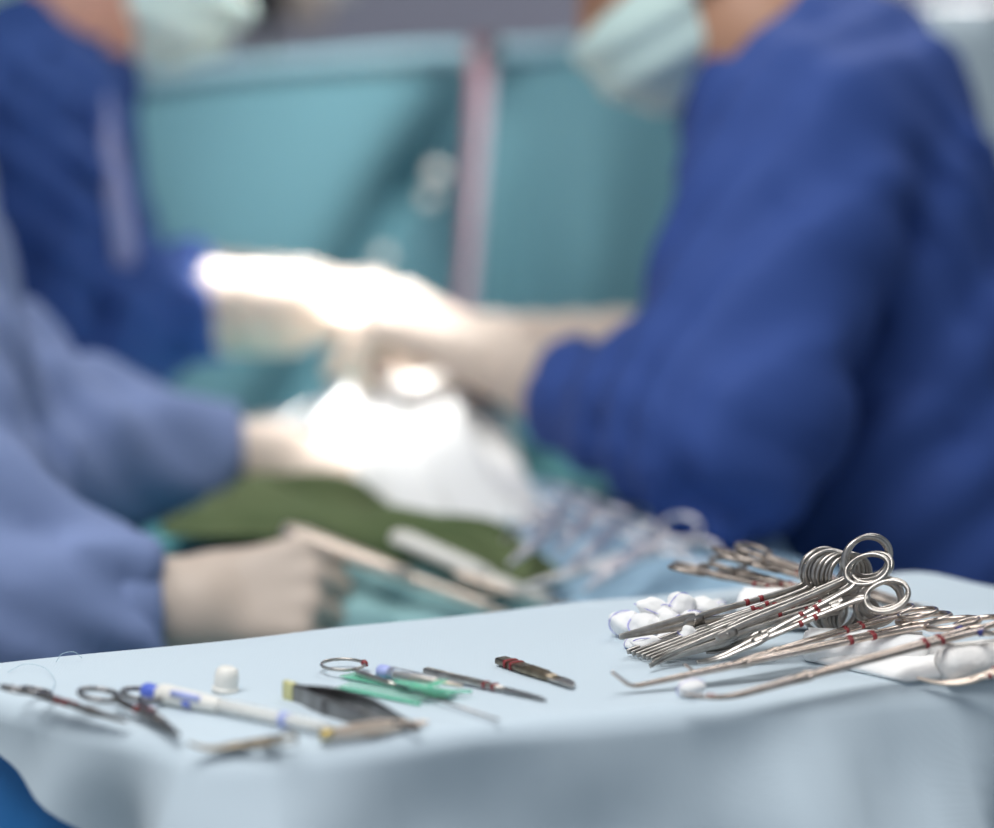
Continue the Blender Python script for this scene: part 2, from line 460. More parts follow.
# --- the upright nested row: eight forceps, rings up
ORD = ['frontmost', 'second from front', 'third from front', 'fourth from front', 'fifth from front', 'sixth from front', 'seventh from front', 'rearmost']
proto = make_clamp('artery_forceps', 'x', 'forceps', L=.148, rr=.0142, tapes=(.31,.38), jaw_w=.0068, tip_w=.0024, group='upright nested row of artery forceps')
NROW = V((.42,-.90,.06))
for i in range(8):
    f = i/7
    o = proto if i == 0 else dup(proto)
    tu, tv = (656-29*f*7/6, 661-9*f*7/6) if i < 7 else (619, 637)
    uu, vv = 850-28*f+random.uniform(-.6,.6), 575.5-6*f+random.uniform(-.8,.8)
    z = .0455+.0005*i
    if i == 7: z = .0475
    lab = 'steel artery forceps with upright rings, %s of the nested row' % ORD[i]
    if i == 7: lab = 'steel artery forceps at the rear of the nested row, lying over the gauze swabs'
    o['label'] = lab
    o.matrix_world = clamp_matrix(o, P(tu, tv, .004+(.012 if i == 7 else 0)), P(uu, vv, z), NROW+V((.05*math.sin(3*i),0,.05*math.sin(5*i+1))), True)
    CL.append(o)
# --- front forceps of the pile with their bigger rings showing
pc = make_clamp('curved_artery_forceps', 'curved steel forceps whose high round ring stands foremost on the pile', 'forceps', L=.152, rr=.0138, tapes=(), bend=(.125,.045,.7), jaw_w=.0044, tip_w=.0016)
pc.matrix_world = clamp_matrix(pc, P(650,666,.004), Q(866,559,1.507), V((.40,-.90,.10)), True); CL.append(pc)
o = dup(pc, 'curved steel forceps just behind the highest ring of the pile'); o.matrix_world = clamp_matrix(o, P(663,655,.006), Q(869,556,1.516), V((.42,-.90,.12)), True); CL.append(o)
pf = make_clamp('curved_artery_forceps', 'curved steel forceps with red tape and two tilted oval rings, foremost on pile', 'forceps', L=.140, rr=.0143, tapes=(.33,.41), bend=(.115,.045,.7), jaw_w=.0052, tip_w=.0018)
pf.matrix_world = clamp_matrix(pf, P(697,662,.004), Q(877,583,1.487), V((-.10,-.54,.83))); CL.append(pf)
o = dup(pf, 'curved steel forceps tucked just behind the two tilted oval rings'); o.matrix_world = clamp_matrix(o, P(706,652,.005), Q(879.5,581,1.494), V((-.08,-.56,.82))); CL.append(o)
# --- long clamps lying across the gauze rolls
la = make_clamp('long_right_angle_forceps', 'long warm-toned right-angle forceps with hooked tip, front of the crossing pair', 'forceps', L=.225, rr=.0155, joint=.60, tapes=(.20,.27), bend=(.205,.012,.80), steel='steel_warm', th=.0036, jaw_w=.0050, tip_w=.0018)
la.matrix_world = clamp_matrix(la, P(612,672,.0135), P(938,621,.024), V((-.10,.08,.98))); CL.append(la)
lb = dup(la, 'long warm-toned right-angle forceps lying just behind the hooked front pair'); lb.matrix_world = clamp_matrix(lb, P(684,664,.0125), P(906,611.5,.027), V((-.12,.05,.97))); CL.append(lb)
lc = make_clamp('long_curved_forceps', 'long curved forceps with navy taped rings gripping a small gauze ball', 'forceps', L=.23, rr=.0150, joint=.62, tapes=(.17,.22), bend=(.185,.10,.40), steel='steel_warm', th=.0043, jaw_w=.0054, tip_w=.0040)
for s in (1, -1):
    MB().sweep([(.0150,s*.0130,0), (.0185,s*.0110,0)], .0046, .0046, n=14).build('ring_tape', M['navy'], lc)
MB().sweep([(.208,0,.0030), (.213,0,.0046)], .0042, .0036, n=14).build('tip_tape', M['red'], lc)
lc.matrix_world = clamp_matrix(lc, P(684,694,.010), P(992,625,.030), V((-.05,.10,.98))); CL.append(lc)
ld = make_clamp('curved_artery_forceps', 'beige curved forceps leaning on the gauze roll at the right front', 'forceps', L=.15, rr=.0145, tapes=(.50,.545), bend=(.098,.06,.75), steel='beige_metal', th=.0036, jaw_w=.0050)
ld.matrix_world = clamp_matrix(ld, P(917,678,.004), P(1085,640,.032), V((.10,-.40,.90))); CL.append(ld)
# --- far bunch, ring ends to the left
pe = make_clamp('artery_forceps', 'dull steel forceps with ring end farthest out, far bunch behind gauze', 'forceps', L=.135, rr=.0125, tapes=(.36,.43), steel='tarnish_soft', th=.0034, group='far bunch of artery forceps')
FAR = [((690,569),(842,603),.030,'dull steel forceps with rings farthest out, far bunch behind gauze', (.0,.12,.97)),
       ((722,567),(862,604),.028,'dull steel forceps lying second from the outer end of far bunch', (-.05,.0,.97)),
       ((728,575),(850,606),.022,'dull steel forceps lying lowest in the far bunch', (.1,.1,.95)),
       ((733,556),(866,592),.037,'dull steel forceps on the top of the far bunch, dark ring edge', (-.05,.05,.97)),
       ((752,554),(880,594),.036,'dull steel forceps crossing the back of the far bunch', (.1,-.05,.97)),
       ((764,566),(880,600),.030,'dull steel forceps closest to the upright rings in far bunch', (.05,.15,.95))]
for i, (rg, tp, z, lab, n) in enumerate(FAR):
    o = pe if i == 0 else dup(pe)
    o['label'] = lab; o.matrix_world = clamp_matrix(o, P(tp[0], tp[1], .012), P(rg[0], rg[1], z), V(n), scale=.9); CL.append(o)
# --- left end of the table
k1 = make_clamp('artery_forceps', 'dark steel forceps with its rings over the left table edge', 'forceps', L=.105, rr=.0110, tapes=(.36,.43), steel='steel_dark', th=.0040)
k1.matrix_world = clamp_matrix(k1, P(126,722,.004), P(26,690,.010), V((.20,.14,.95))); CL.append(k1)
k2 = make_clamp('artery_forceps', 'dark steel forceps with open flat rings beside the blue capped pen', 'forceps', L=.098, rr=.0140, joint=.60, tapes=(.40,), steel='steel_dark', th=.0044, spread=.02)
k2.matrix_world = clamp_matrix(k2, P(179,735,.004), P(121,694.5,.008), V((.18,-.06,.97))); CL.append(k2)
k3 = make_clamp('towel_clip', 'small worn towel clip lying at the front left edge', 'clip', L=.066, rr=.0058, joint=.52, tapes=(), steel='tarnish', th=.0030, bend=(.045,.03,.5))
k3.matrix_world = clamp_matrix(k3, P(188,743,.004), P(288,738,.005), V((0,-.05,1))); CL.append(k3)
# --- blurred clamps on the patient's drape behind
kb = make_clamp('artery_forceps', 'x', 'forceps', L=.15, rr=.0150, tapes=(), steel='steel_bright', th=.0042, group='forceps lying on the light blue sheet')
BG = [((575,500),(470,560),2.05,.965,'blurred steel forceps, ring end nearest the royal blue sleeve', (.3,-.6,.7)),
      ((560,520),(480,590),2.0,.965,'blurred steel forceps lying beside the green towel end', (.3,-.75,.6)),
      ((600,508),(540,570),2.03,.97,'blurred steel forceps with raised rings amid the rear instruments', (.6,-.75,.3)),
      ((625,520),(560,575),2.0,.965,'blurred steel forceps in the middle of the light blue sheet', (.5,-.7,.5)),
      ((690,540),(600,565),1.97,.962,'blurred steel forceps at the right end of light blue sheet', (.2,-.7,.7)),
      ((655,540),(570,600),1.95,.962,'blurred steel forceps nearest the table on the light blue sheet', (.3,-.6,.7))]
for i, (rg, tp, Yd, z, lab, n) in enumerate(BG):
    o = kb if i == 0 else dup(kb)
    o['label'] = lab
    tp3 = W(tp[0], tp[1], z+.006); rg3 = W(rg[0], rg[1], z+.020); n = (n[0]*.3, n[1]*.9, 1)
    d = (tp3-rg3).normalized()
    o.matrix_world = clamp_matrix(o, rg3+d*.15, rg3, V(n)); CL.append(o)
for o in CL: clean(o)

# ------------------------------------------------------------------ gauze
def lump(seed, n=16):
    rnd = random.Random(seed); ph = [rnd.uniform(0, 6.28) for _ in range(8)]
    m = MB().sphere((0,0,0), 1, n)
    def f(p):
        r = 1+.10*math.sin(3*p.x+ph[0])*math.sin(3.2*p.y+ph[1])+.08*math.sin(5*p.z+ph[2]+2*p.x)+.05*math.sin(8*p.y+ph[3]+3*p.z)*math.sin(7*p.x+ph[4])
        return p*r
    return m.map(f)
def swab(u, v, rx, ry, z, label, seed, cat='swab', group=None, ang=0):
    c = P(u, v, z); k = c.y/FPX
    root = empty('gauze_swab', c, label, cat, group)
    root.rotation_euler = (random.uniform(-.3,.3), random.uniform(-.3,.3), ang)
    rx, ry = rx*1.18, ry*1.18
    root.scale = (rx*k, min(rx, ry*1.2)*k, ry*k)
    lump(seed).build('gauze', M['gauze'], root)
    pts = []
    a0 = random.uniform(0, 3)
    for q in range(30):
        t = 2*math.pi*q/30
        p = V((math.cos(t), math.sin(t)*math.cos(a0)*.9, math.sin(t)*math.sin(a0)+.12*math.sin(2*t)))
        p = p.normalized()*1.07; pts.append(p)
    MB().tube(pts, .032, 6, True).build('thread', M['violet'], root)
    return root
SW = [(627,624,15,12,.009,'white gauze swab with violet thread at the left end of the heap',.2),
      (653,609,16,9,.020,'oblong white gauze swab lying on top of the heap left side',.1),
      (646,627,15,12,.010,'white gauze swab on the near side of heap behind the rearmost tip',.5),
      (670,628,13,13,.010,'round white gauze swab in the middle of heap over the forceps jaw',.9),
      (680,607,13,12,.020,'white gauze swab with violet thread topmost of the heap',.7),
      (702,610,14,12,.016,'large white gauze swab at the right of the heap top',.3),
      (664,616,10,10,.016,'small white gauze swab wedged between the heap top pieces',.2),
      (690,622,13,10,.012,'white gauze swab against the rearmost forceps shank',.4),
      (716,607,9,7,.010,'small white gauze swab at the far right behind the forceps',.4),
      (634,642,9,7,.005,'flat white gauze swab under the rearmost forceps tip',.4),
      (655,646,19,9,.006,'elongated white gauze swab in front of the rearmost forceps jaw',.15),
      (668,641,10,8,.008,'white gauze swab wedged between two forceps tips of the row',.3),
      (688,634,9,8,.014,'small white gauze swab poking out between the forceps jaws',.5)]
for i, (u, v, rx, ry, z, lab, an) in enumerate(SW): swab(u, v, rx, ry, z, lab, i+3, group='heap of gauze swabs', ang=an)
swab(691, 688, 12, 9, .005, 'single small gauze ball gripped by the long curved forceps', 40)

def gauze_roll(name, a, b, r, label, seed, m='gauze', pc=0):
    a = V(a); b = V(b); d = b-a; Lr = d.length; d.normalize()
    root = empty(name, a, label, 'gauze')
    sd = d.cross(V((0,0,1))).normalized(); up = sd.cross(d)
    mb = MB(); K = 26; n = 28; vs = []; fs = []
    for i in range(K+1):
        t = i/K; e = min(t, 1-t)*Lr; rad = r*math.sqrt(max(.0, 1-max(0, 1-e/(r*.55))**2))*.99+r*.01
        for k in range(n):
            th = 2*math.pi*k/n; w = 1+.05*math.sin(3*th+seed+4*t)+.03*math.sin(5*th+9*t)+.02*math.sin(30*t+2*th)
            vs.append(d*(Lr*t)+(sd*math.cos(th)+up*math.sin(th)*.92)*rad*w)
    for i in range(K):
        for k in range(n): fs.append([i*n+k, i*n+(k+1)%n, (i+1)*n+(k+1)%n, (i+1)*n+k])
    fs.append(list(range(n))); fs.append([K*n+k for k in range(n)])
    MB().add(vs, fs).build('roll', M[m], root)
    # loose outer edge of the roll
    ed = []
    for i in range(14):
        t = .06+.88*i/13; th = 1.9+.1*math.sin(9*t)
        ed.append(d*(Lr*t)+(sd*math.cos(th)+up*math.sin(th)*.92)*r*1.03)
    MB().sweep(ed, .004, .0016).build('loose_edge', M[m], root)
    return root
gauze_roll('gauze_roll', P(735,607,.0125), P(850,612,.0125), .0130, 'white rolled gauze behind the forceps row, under the far bunch', 1)
gauze_roll('gauze_roll', P(800,645,.010), P(930,650,.010), .0105, 'white rolled gauze under the long warm-toned forceps', 2)
gauze_roll('gauze_roll', P(938,665,.010), P(1085,650,.0105), .0118, 'off-white rolled gauze at the right front under the long curved forceps', 5, 'gauze_warm')
# folded gauze pad under the rolls
def slab(name, corners, thick, m, label, cat, z0=.001, nseg=14, amp=.0008):
    c = [V(p) for p in corners]; vs = []; fs = []
    for lay in (1, 0):
        for i in range(nseg+1):
            for j in range(nseg+1):
                s, t = i/nseg, j/nseg
                p = (c[0].lerp(c[1], s)).lerp(c[3].lerp(c[2], s), t)
                e = min(s, 1-s, t, 1-t)*nseg
                z = z0+(thick*(.45 if e < .5 else .85 if e < 1.5 else 1)+amp*math.sin(9*s+3*t)*math.sin(8*t-2*s) if lay else 0)
                vs.append(V((p.x, p.y, 1.0+z)))
    n = nseg+1; o = n*n
    for i in range(nseg):
        for j in range(nseg):
            fs.append([i*n+j, (i+1)*n+j, (i+1)*n+j+1, i*n+j+1]); fs.append([o+i*n+j, o+i*n+j+1, o+(i+1)*n+j+1, o+(i+1)*n+j])
    for i in range(nseg):
        for (p, q) in (((i,0),(i+1,0)), ((i+1,nseg),(i,nseg)), ((0,i+1),(0,i)), ((nseg,i),(nseg,i+1))):
            a, b = p[0]*n+p[1], q[0]*n+q[1]; fs.append([a, b, o+b, o+a])
    ob = fixn(build(name, vs, fs, M[m])); return tag(ob, label, cat)
slab('gauze_pad', [P(805,662), P(906,684), P(1030,672), P(920,642)], .007, 'gauze', 'folded white gauze pad lying flat under the gauze rolls', 'gauze')

# ------------------------------------------------------------------ loose suture threads
def thread(ctrl, r, m, label):
    o = MB().tube(spline(ctrl, 10), r, 6).build('suture_thread', M[m]); return tag(o, label, 'thread')
thread([P(905,604,.010), P(925,603,.016), P(944,612,.010), P(972,628,.008), P(985,636,.004)], .00035, 'thread', 'fine white thread trailing behind the forceps rings at right')
thread([P(915,628,.004), P(935,636,.003), P(950,640,.002), P(940,629,.003), P(921,622,.003)], .00035, 'thread', 'fine white thread curl under the long forceps handles')
thread([P(8,672,.001), P(25,664,.004), P(45,668,.003), P(55,680,.001), P(52,690,.001)], .00018, 'blue_thread', 'thin pale blue suture loop at the left table corner')
thread([P(56,662,.001), P(62,654,.006), P(74,652,.007), P(82,658,.002)], .00018, 'blue_thread', 'thin pale blue suture loop rising at the far left rim')

# ------------------------------------------------------------------ small tools, left to centre
def along(a, b):
    a = V(a); b = V(b); x = (b-a); Lx = x.length; x.normalize(); y = V((0,0,1)).cross(x).normalized(); z = x.cross(y)
    return Matrix.Translation(a) @ Matrix((x,y,z)).transposed().to_4x4(), Lx
# pen with blue end and clear barrel
Mx, Lx = along(P(144,690,.0065), P(330,729,.0048))
pen = empty('plastic_pen', label='white pen-like plastic tool with blue end and clear barrel', cat='pen', M4=Mx)
X = (1,0,0); O = (0,0,0)
def lz(mb, prof, **k): return mb.lathe([(t-prof[0][0], r) for t, r in prof], (prof[0][0],0,0), (prof[0][0]+1,0,0), k.get('n', 22))
u = Lx/186.0
lz(MB(), [(0,.0036),(.001,.0042),(.004,.0048),(12*u,.0042),(16*u,.0036)]).build('end_cap', M['blue_plastic'], pen)
lz(MB(), [(15*u,.0040),(18*u,.0056),(24*u,.0060),(34*u,.0057),(60*u,.0051),(75*u,.0047),(78*u,.0040)]).build('grip', M['white_plastic'], pen)
MB().sweep([(35*u,-.0045,.0034), (45*u,-.0043,.0034), (63*u,-.0040,.0030)], .0040, .0034).build('switch', M['pale_blue_plastic'], pen)
MB().sweep([(47*u,-.0050,-.0010), (54*u,-.0050,-.0014)], .0034, .0030).build('button', M['blue_plastic'], pen)
lz(MB(), [(77*u,.0038),(80*u,.0045),(100*u,.0044),(165*u,.0040),(186*u,.0034)]).build('barrel', M['clear_yellow'], pen)
lz(MB(), [(79*u,.0030),(120*u,.0026),(183*u,.0020)], n=14).build('inner_rod', M['white_plastic'], pen)
lz(MB(), [(140*u,.0044),(146*u,.0044)]).build('ring_band', M['pale_blue_plastic'], pen)
# white cap
cp = empty('loose_stopper', P(225,692,.0), 'small white plastic stopper standing behind the pen', 'stopper')
MB().lathe([(0,.0068),(.001,.0072),(.010,.0070),(.0135,.0062),(.0150,.0040),(.0152,.001)], (0,0,0), (.12,0,1), 24).build('shell', M['white_plastic'], cp)
MB().lathe([(0,.0076),(.0005,.0079),(.0025,.0079),(.003,.0074)], (0,0,.0002), (.12,0,1.0002), 24).build('rim', M['white_plastic'], cp)
# tissue forceps on edge
def tweezers(label, heel, tip, hgt, gap, m, tape, name='tissue_forceps', roll=0, tipm=None):
    Mx, Lx = along(heel, tip); Mx = Mx @ Matrix.Rotation(roll, 4, 'X')
    r = empty(name, label=label, cat='forceps', M4=Mx)
    for s in (1, -1):
        c = [(0, s*.0008, 0), (.12*Lx, s*.0016, 0), (.30*Lx, s*gap*.75, 0), (.55*Lx, s*gap, 0), (.8*Lx, s*gap*.6, 0), (Lx, s*gap*.15, 0)]
        n = 8; hs = [hgt*.9, hgt*1.0, hgt*1.25, hgt*1.15, hgt*.55, hgt*.20]; ws = [.0014,.0014,.0016,.0016,.0014,.0010]
        MB().sweep(spline(c, n), splinev(ws, n), splinev(hs, n), p=5, n=16).build('arm', M[m], r)
        g = MB()
        for q in range(7): g.box((Lx*(.38+.025*q), s*(gap*.9+.0012), 0), (.0007, .0008, hgt*.8), None, .0002)
        g.build('grip_ridges', M[m], r)
        if tipm:
            MB().sweep([(Lx*.74, s*gap*.75, 0), (Lx*.9, s*gap*.42, 0), (Lx*1.0, s*gap*.2, 0)], [.0022,.0020,.0014], [hgt*.75,hgt*.45,hgt*.26], p=4).build('tip_insert', M[tipm], r)
    MB().sweep([(-.0008,0,0), (.0075,0,0)], .0042, hgt*1.08, p=5, n=16).build('heel_tape', M[tape], r)
    return r
tweezers('dark steel tissue forceps on edge with pale yellow taped heel', P(286,690,.0055), P(418,729,.003), .0108, .0095, 'steel_dark', 'yellow')
tweezers('beige tissue forceps with gold heel lying past the clear barrel', P(322,735,.0035), P(428,722,.003), .0050, .0030, 'beige_metal', 'gold', roll=.5, tipm=None)
# single ringed probe with red tape
Mx, Lx = along(P(342,667,.0050), P(499,720,.0030))
pr = empty('ring_handled_probe', label='slender steel probe with a flat ring handle and red tape', cat='probe', M4=Mx)
Mi = Mx.inverted()
rc = Mi @ P(343,665.5,.0045)
ax = [Mi @ P(322,666,.003)-rc, Mi @ P(343,661,.003)-rc]
rg = [rc+V((.0132*math.cos(2*math.pi*k/36), .0128*math.sin(2*math.pi*k/36), .0006)) for k in range(36)]
MB().sweep(rg, .0017, .0020, closed=True, p=2.2).build('ring_handle', M['steel'], pr)
tp = Mi @ P(362,663.5,.0050); dd = (tp-rc).normalized(); pp = V((-dd.y, dd.x, 0))
tp = rc+dd*.0131
MB().sweep([tp-pp*.0022, tp+pp*.0022], .0036, .0036).build('marking_tape', M['red'], pr)
st = rc+V((.0125,0,0))
MB().sweep([st, V((Lx*.12,0,0)), V((Lx*.30,0,0)), V((Lx*.36,0,0))], [.0022,.0034,.0034,.0020], [.0022,.0030,.0030,.0020]).build('shaft', M['steel'], pr)
MB().sweep([V((Lx*.35,0,0)), V((Lx*.6,0,0)), V((Lx,0,0))], [.0019,.0017,.0013], [.0019,.0017,.0012], p=2).build('rod', M['steel_dark'], pr)
# green plastic sheath
gs = empty('plastic_sheath', P(395,688,0), 'crumpled clear green plastic sheath under the probe', 'sheath')
def ribbon(c, w, t, m, name):
    pts = spline([V(p)-gs.location for p in c], 8); MB().sweep(pts, w, t, p=4).build(name, M[m], gs)
ribbon([P(342,685,.0008), P(368,689,.0012), P(396,695,.0012), P(424,700,.0012)], .017, .0006, 'green_plastic2', 'strip')
ribbon([P(341,688,.0016), P(368,693,.0014), P(396,699,.0014), P(420,704,.0012)], .0020, .0020, 'green_plastic', 'edge_bead')
ribbon([P(348,674,.0016), P(378,680,.0022), P(408,687,.0020), P(452,695,.0016)], .015, .0006, 'green_plastic', 'strip')
ribbon([P(396,682,.004), P(414,684,.006), P(432,688,.005), P(454,693,.004)], .010, .0006, 'green_plastic2', 'strip')
ribbon([P(412,688,.007), P(428,686,.010), P(444,680,.010)], .0060, .0010, 'green_plastic', 'strip')
ribbon([P(395,681,.008), P(418,685,.009), P(440,691,.006), P(471,691.5,.003)], .0022, .0020, 'green_plastic', 'edge_bead')
# needle with blue hub
Mx, Lx = along(P(379,671,.006), P(462,686,.006))
nd = empty('capped_needle', label='capped needle with pale blue hub behind the green sheath', cat='needle', M4=Mx)
lz(MB(), [(0,.0034),(.0008,.0042),(.005,.0044),(.0085,.0036),(.010,.0030)]).build('hub', M['pale_blue_plastic'], nd)
lz(MB(), [(.008,.0038),(.010,.0040),(Lx*.7,.0030),(Lx*.74,.0012)]).build('sheath', M['clear'], nd)
lz(MB(), [(.012,.0011),(Lx*.5,.0015),(Lx,.0012)], n=12).build('shaft', M['beige_metal'], nd)
# scalpel and worn scalpel
def scalpel(label, a, b, w, m, bladem, frac, tapes, t=.0032, name='scalpel', tm='red'):
    Mx, Lx = along(a, b); r = empty(name, label=label, cat='scalpel', M4=Mx)
    c = [(0,0,0), (frac*.5*Lx,0,0), (frac*.85*Lx,0,0), (frac*Lx,0,0)]
    MB().sweep(c, [w*.92,w,w*.85,w*.6], [t,t,t*.9,t*.7], p=5, n=18).build('handle', M[m], r)
    g = MB()
    for q in range(9): g.box((frac*Lx*(.50+.035*q), 0, t*.5), (frac*Lx*.012, w*.75, .0006), None, .0001)
    g.build('grip_ridges', M[m], r)
    n = 9; x0 = frac*.93*Lx; bl = Lx-x0
    vs = []; top = [(0,.50),(.15,.62),(.4,.60),(.7,.40),(.88,.10),(1,-.40)]; bot = [(0,-.45),(.15,-.50),(.4,-.50),(.7,-.50),(.88,-.47),(1,-.44)]
    K = len(top)
    for zz in (t*.16, -t*.16):
        for (tx, ty), (bx, by) in zip(top, bot): vs += [V((x0+bl*tx, ty*w*.85, zz)), V((x0+bl*bx, by*w*.85, zz))]
    fs = []
    for i in range(K-1):
        a_ = 2*i; fs.append([a_, a_+2, a_+3, a_+1]); o_ = 2*K; fs.append([o_+a_, o_+a_+1, o_+a_+3, o_+a_+2])
        fs.append([a_, o_+a_, o_+a_+2, a_+2]); fs.append([a_+1, a_+3, o_+a_+3, o_+a_+1])
    fs.append([0,1,2*K+1,2*K]); fs.append([2*K-2, 4*K-2, 4*K-1, 2*K-1])
    MB().add(vs, fs).build('blade', M[bladem], r, False)
    for f in tapes: MB().sweep([(Lx*f-.0009,0,0), (Lx*f+.0009,0,0)], w*1.06, t*1.25, p=5, n=18).build('marking_tape', M[tm], r)
    return r
scalpel('slim steel scalpel with two red bands in the table centre', P(426,670,.003), P(549,700,.0022), .0056, 'steel', 'steel_dark', .66, (.50,.57))
scalpel('short worn brown scalpel with red bands at one end', P(501,660,.003), P(577,686,.0024), .0100, 'tarnish', 'steel', .74, (.13,.21), t=.0042)

# ------------------------------------------------------------------ patient table, its drapes and the things on them
PZ = .945
def sheet(name, x0, x1, y0, y1, zf, m, label, cat, nx=60, ny=70, drop=.35, rr=.03, thick=False, ang=0, ctr=None):
    """cloth with rounded hanging sides"""
    vs = []; fs = []
    tot_x = (x1-x0)+2*drop; tot_y = (y1-y0)+2*drop
    def side(s, a, b):
        if s < a: e = a-s; sg = -1; q = a
        elif s > b: e = s-b; sg = 1; q = b
        else: return s, 0
        arc = rr*math.pi/2
        if e < arc: th = e/rr; return q+sg*rr*math.sin(th), rr*(1-math.cos(th))
        return q+sg*rr, rr+e-arc
    for i in range(nx+1):
        for j in range(ny+1):
            sx = x0-drop+tot_x*i/nx; sy = y0-drop+tot_y*j/ny
            x, dx = side(sx, x0, x1); y, dy = side(sy, y0, y1)
            dz = max(dx, dy); fo = min(1, dz/.12)*.02
            if dx > 0: x += (1 if sx > x1 else -1)*fo*(1+math.sin(30*sy+2*math.sin(9*sy)))
            if dy > 0: y += (1 if sy > y1 else -1)*fo*(1+math.sin(28*sx+2*math.sin(7*sx)))
            vs.append(V((x, y, zf(min(max(sx,x0),x1), min(max(sy,y0),y1))-dz)))
    n = ny+1
    for i in range(nx):
        for j in range(ny): fs.append([i*n+j, (i+1)*n+j, (i+1)*n+j+1, i*n+j+1])
    o = fixn(build(name, vs, fs, M[m])); return tag(o, label, cat)
def zpat(x, y):
    z = PZ+.004*math.sin(17*x+9*y)+.003*math.sin(31*y-13*x)
    z += .055*math.exp(-((x+.08)/.17)**2-((y-2.46)/.22)**2)
    z -= 1.3*.025*math.log1p(math.exp(min(40, (1.96-y)/.025)))
    return z
sheet('surgical_field_drape', -.30, .20, 1.84, 2.82, zpat, 'field_teal', 'teal drape covering the patient table between the surgeons', 'drape', drop=.40)
ot = empty('operating_table', (-.05,2.3,0), 'operating table hidden under the teal field drape', 'table')
MB().box(loc(ot,(-.05,2.43,.87)), (.46,.72,.08), None, .02).build('mattress', M['table_pad'], ot)
MB().box(loc(ot,(-.05,2.43,.815)), (.44,.70,.03), None, .005).build('table_frame', M['chrome'], ot)
MB().box(loc(ot,(-.05,2.31,.44)), (.20,.26,.76), None, .03).build('column', M['chrome'], ot)
MB().box(loc(ot,(-.05,2.31,.04)), (.40,.80,.08), None, .02).build('base', M['chrome'], ot)
# flat cloths lying on the drape: lumpy sheets from an outline, with real thickness
def cloth(name, corners, m, label, cat, amp, ridge_k, z_add=.004, nu=48, nv=36, hump=0.0, seed=0, zfun=None, thick=.004, ridge_dir=0):
    c = [V((p.x, p.y, 0)) for p in corners]; top = []; 
    for i in range(nu+1):
        for j in range(nv+1):
            s, t = i/nu, j/nv
            p = (c[0].lerp(c[1], s)).lerp(c[3].lerp(c[2], s), t)
            e = min(1, min(s, 1-s, t, 1-t)*7)
            q = t if ridge_dir == 0 else s
            z = zpat(p.x, p.y)+z_add
            z += e*amp*(.5+.5*math.sin(ridge_k*q+1.5*math.sin(4*s+seed)+1.1*math.sin(5*t+seed)))
            z += e*amp*.35*math.sin(13*s+seed)*math.sin(11*t+2*seed)
            z += hump*(math.sin(math.pi*s)*math.sin(math.pi*t))**.7 if hump else 0
            wob = .006*math.sin(14*s+seed*3)+.006*math.sin(17*t+seed)
            top.append(V((p.x+wob, p.y+wob, z)))
    n = nv+1; N = len(top); vs = top+[p-V((0,0,thick)) for p in top]; fs = []
    for i in range(nu):
        for j in range(nv):
            fs.append([i*n+j, (i+1)*n+j, (i+1)*n+j+1, i*n+j+1]); fs.append([N+i*n+j, N+i*n+j+1, N+(i+1)*n+j+1, N+(i+1)*n+j])
    for i in range(nu):
        for j in (0, nv):
            a, b = i*n+j, (i+1)*n+j; fs.append([a, b, N+b, N+a])
    for j in range(nv):
        for i in (0, nu):
            a, b = i*n+j, i*n+j+1; fs.append([a, b, N+b, N+a])
    return tag(fixn(build(name, vs, fs, M[m])), label, cat)
def PW(u, v, h=.006):
    """where the sight line meets the draped patient surface"""
    d = ray(u, v); t = 1.7/d.y
    while t < 2.9:
        p = V((d.x*t, d.y*t, CAMZ+d.z*t))
        if p.z < zpat(p.x, p.y)+h: break
        t += .002
    return p
cloth('light_blue_sheet', [PW(455,470), PW(420,640), PW(880,640), PW(720,505)], 'light_blue', 'light blue sheet under the blurred instruments beside the royal blue sleeve', 'sheet', .010, 16, hump=.0, seed=1)
cloth('cyan_towel', [PW(285,560), PW(285,645), PW(560,645), PW(500,585)], 'cyan', 'cyan towel folded below the green towel', 'towel', .008, 14, z_add=.014, seed=2)
cloth('green_towel', [PW(262,488), PW(572,600), PW(500,617), PW(150,556)], 'green', 'dark green towel bunched in long folds before the gloved hands', 'towel', .018, 24, z_add=.026, seed=3)
cloth('white_gauze_sheet', [PW(255,425), PW(400,530), PW(560,530), PW(430,400)], 'white_sheet', 'bright white sheet lit by the lamp below the gloved hands', 'sheet', .014, 10, z_add=.014, hump=.035, seed=4)
# long tools on the green towel
def long_tool(label, a, b, r, m, name='long_retractor'):
    a = V(a); b = V(b); Mx, Lx = along(a, b)
    o = empty(name, label=label, cat='retractor', M4=Mx)
    MB().sweep([(0,0,0), (Lx*.08,0,.001), (Lx*.5,0,0), (Lx*.62,0,0)], [r*2.6,r*2.8,r*2.4,r*1.6], [r*1.3,r*1.5,r*1.5,r*1.3], p=4).build('handle', M[m], o)
    MB().sweep(spline([(Lx*.6,0,0), (Lx*.85,0,0), (Lx*.97,0,.001), (Lx,0,.004)], 6), r*1.4, r*.8, p=4).build('blade', M[m], o)
    return o
UP = lambda h: V((0,0,h))
long_tool('long beige handled tool lying along the green towel, left one', PW(285,530,0.054), PW(490,606,0.050), .0075, 'beige_metal')
long_tool('long pale steel tool on the green towel nearer the white sheet', PW(395,536,0.052), PW(548,600,0.046), .0075, 'white_plastic')
long_tool('slim tan tool lying just below the long beige handled tool', PW(330,548,0.050), PW(505,616,0.042), .0055, 'beige_metal')
long_tool('narrow tan tool at the lower end of the green towel', PW(455,574,0.048), PW(570,610,0.040), .004, 'beige_metal')
# stained gauze by the wound
o = cloth('stained_gauze', [PW(440,415), PW(470,450), PW(525,450), PW(480,405)], 'pink', 'pinkish stained gauze beside the cream gloved hand', 'gauze', .012, 9, z_add=.06, hump=.02, seed=6)

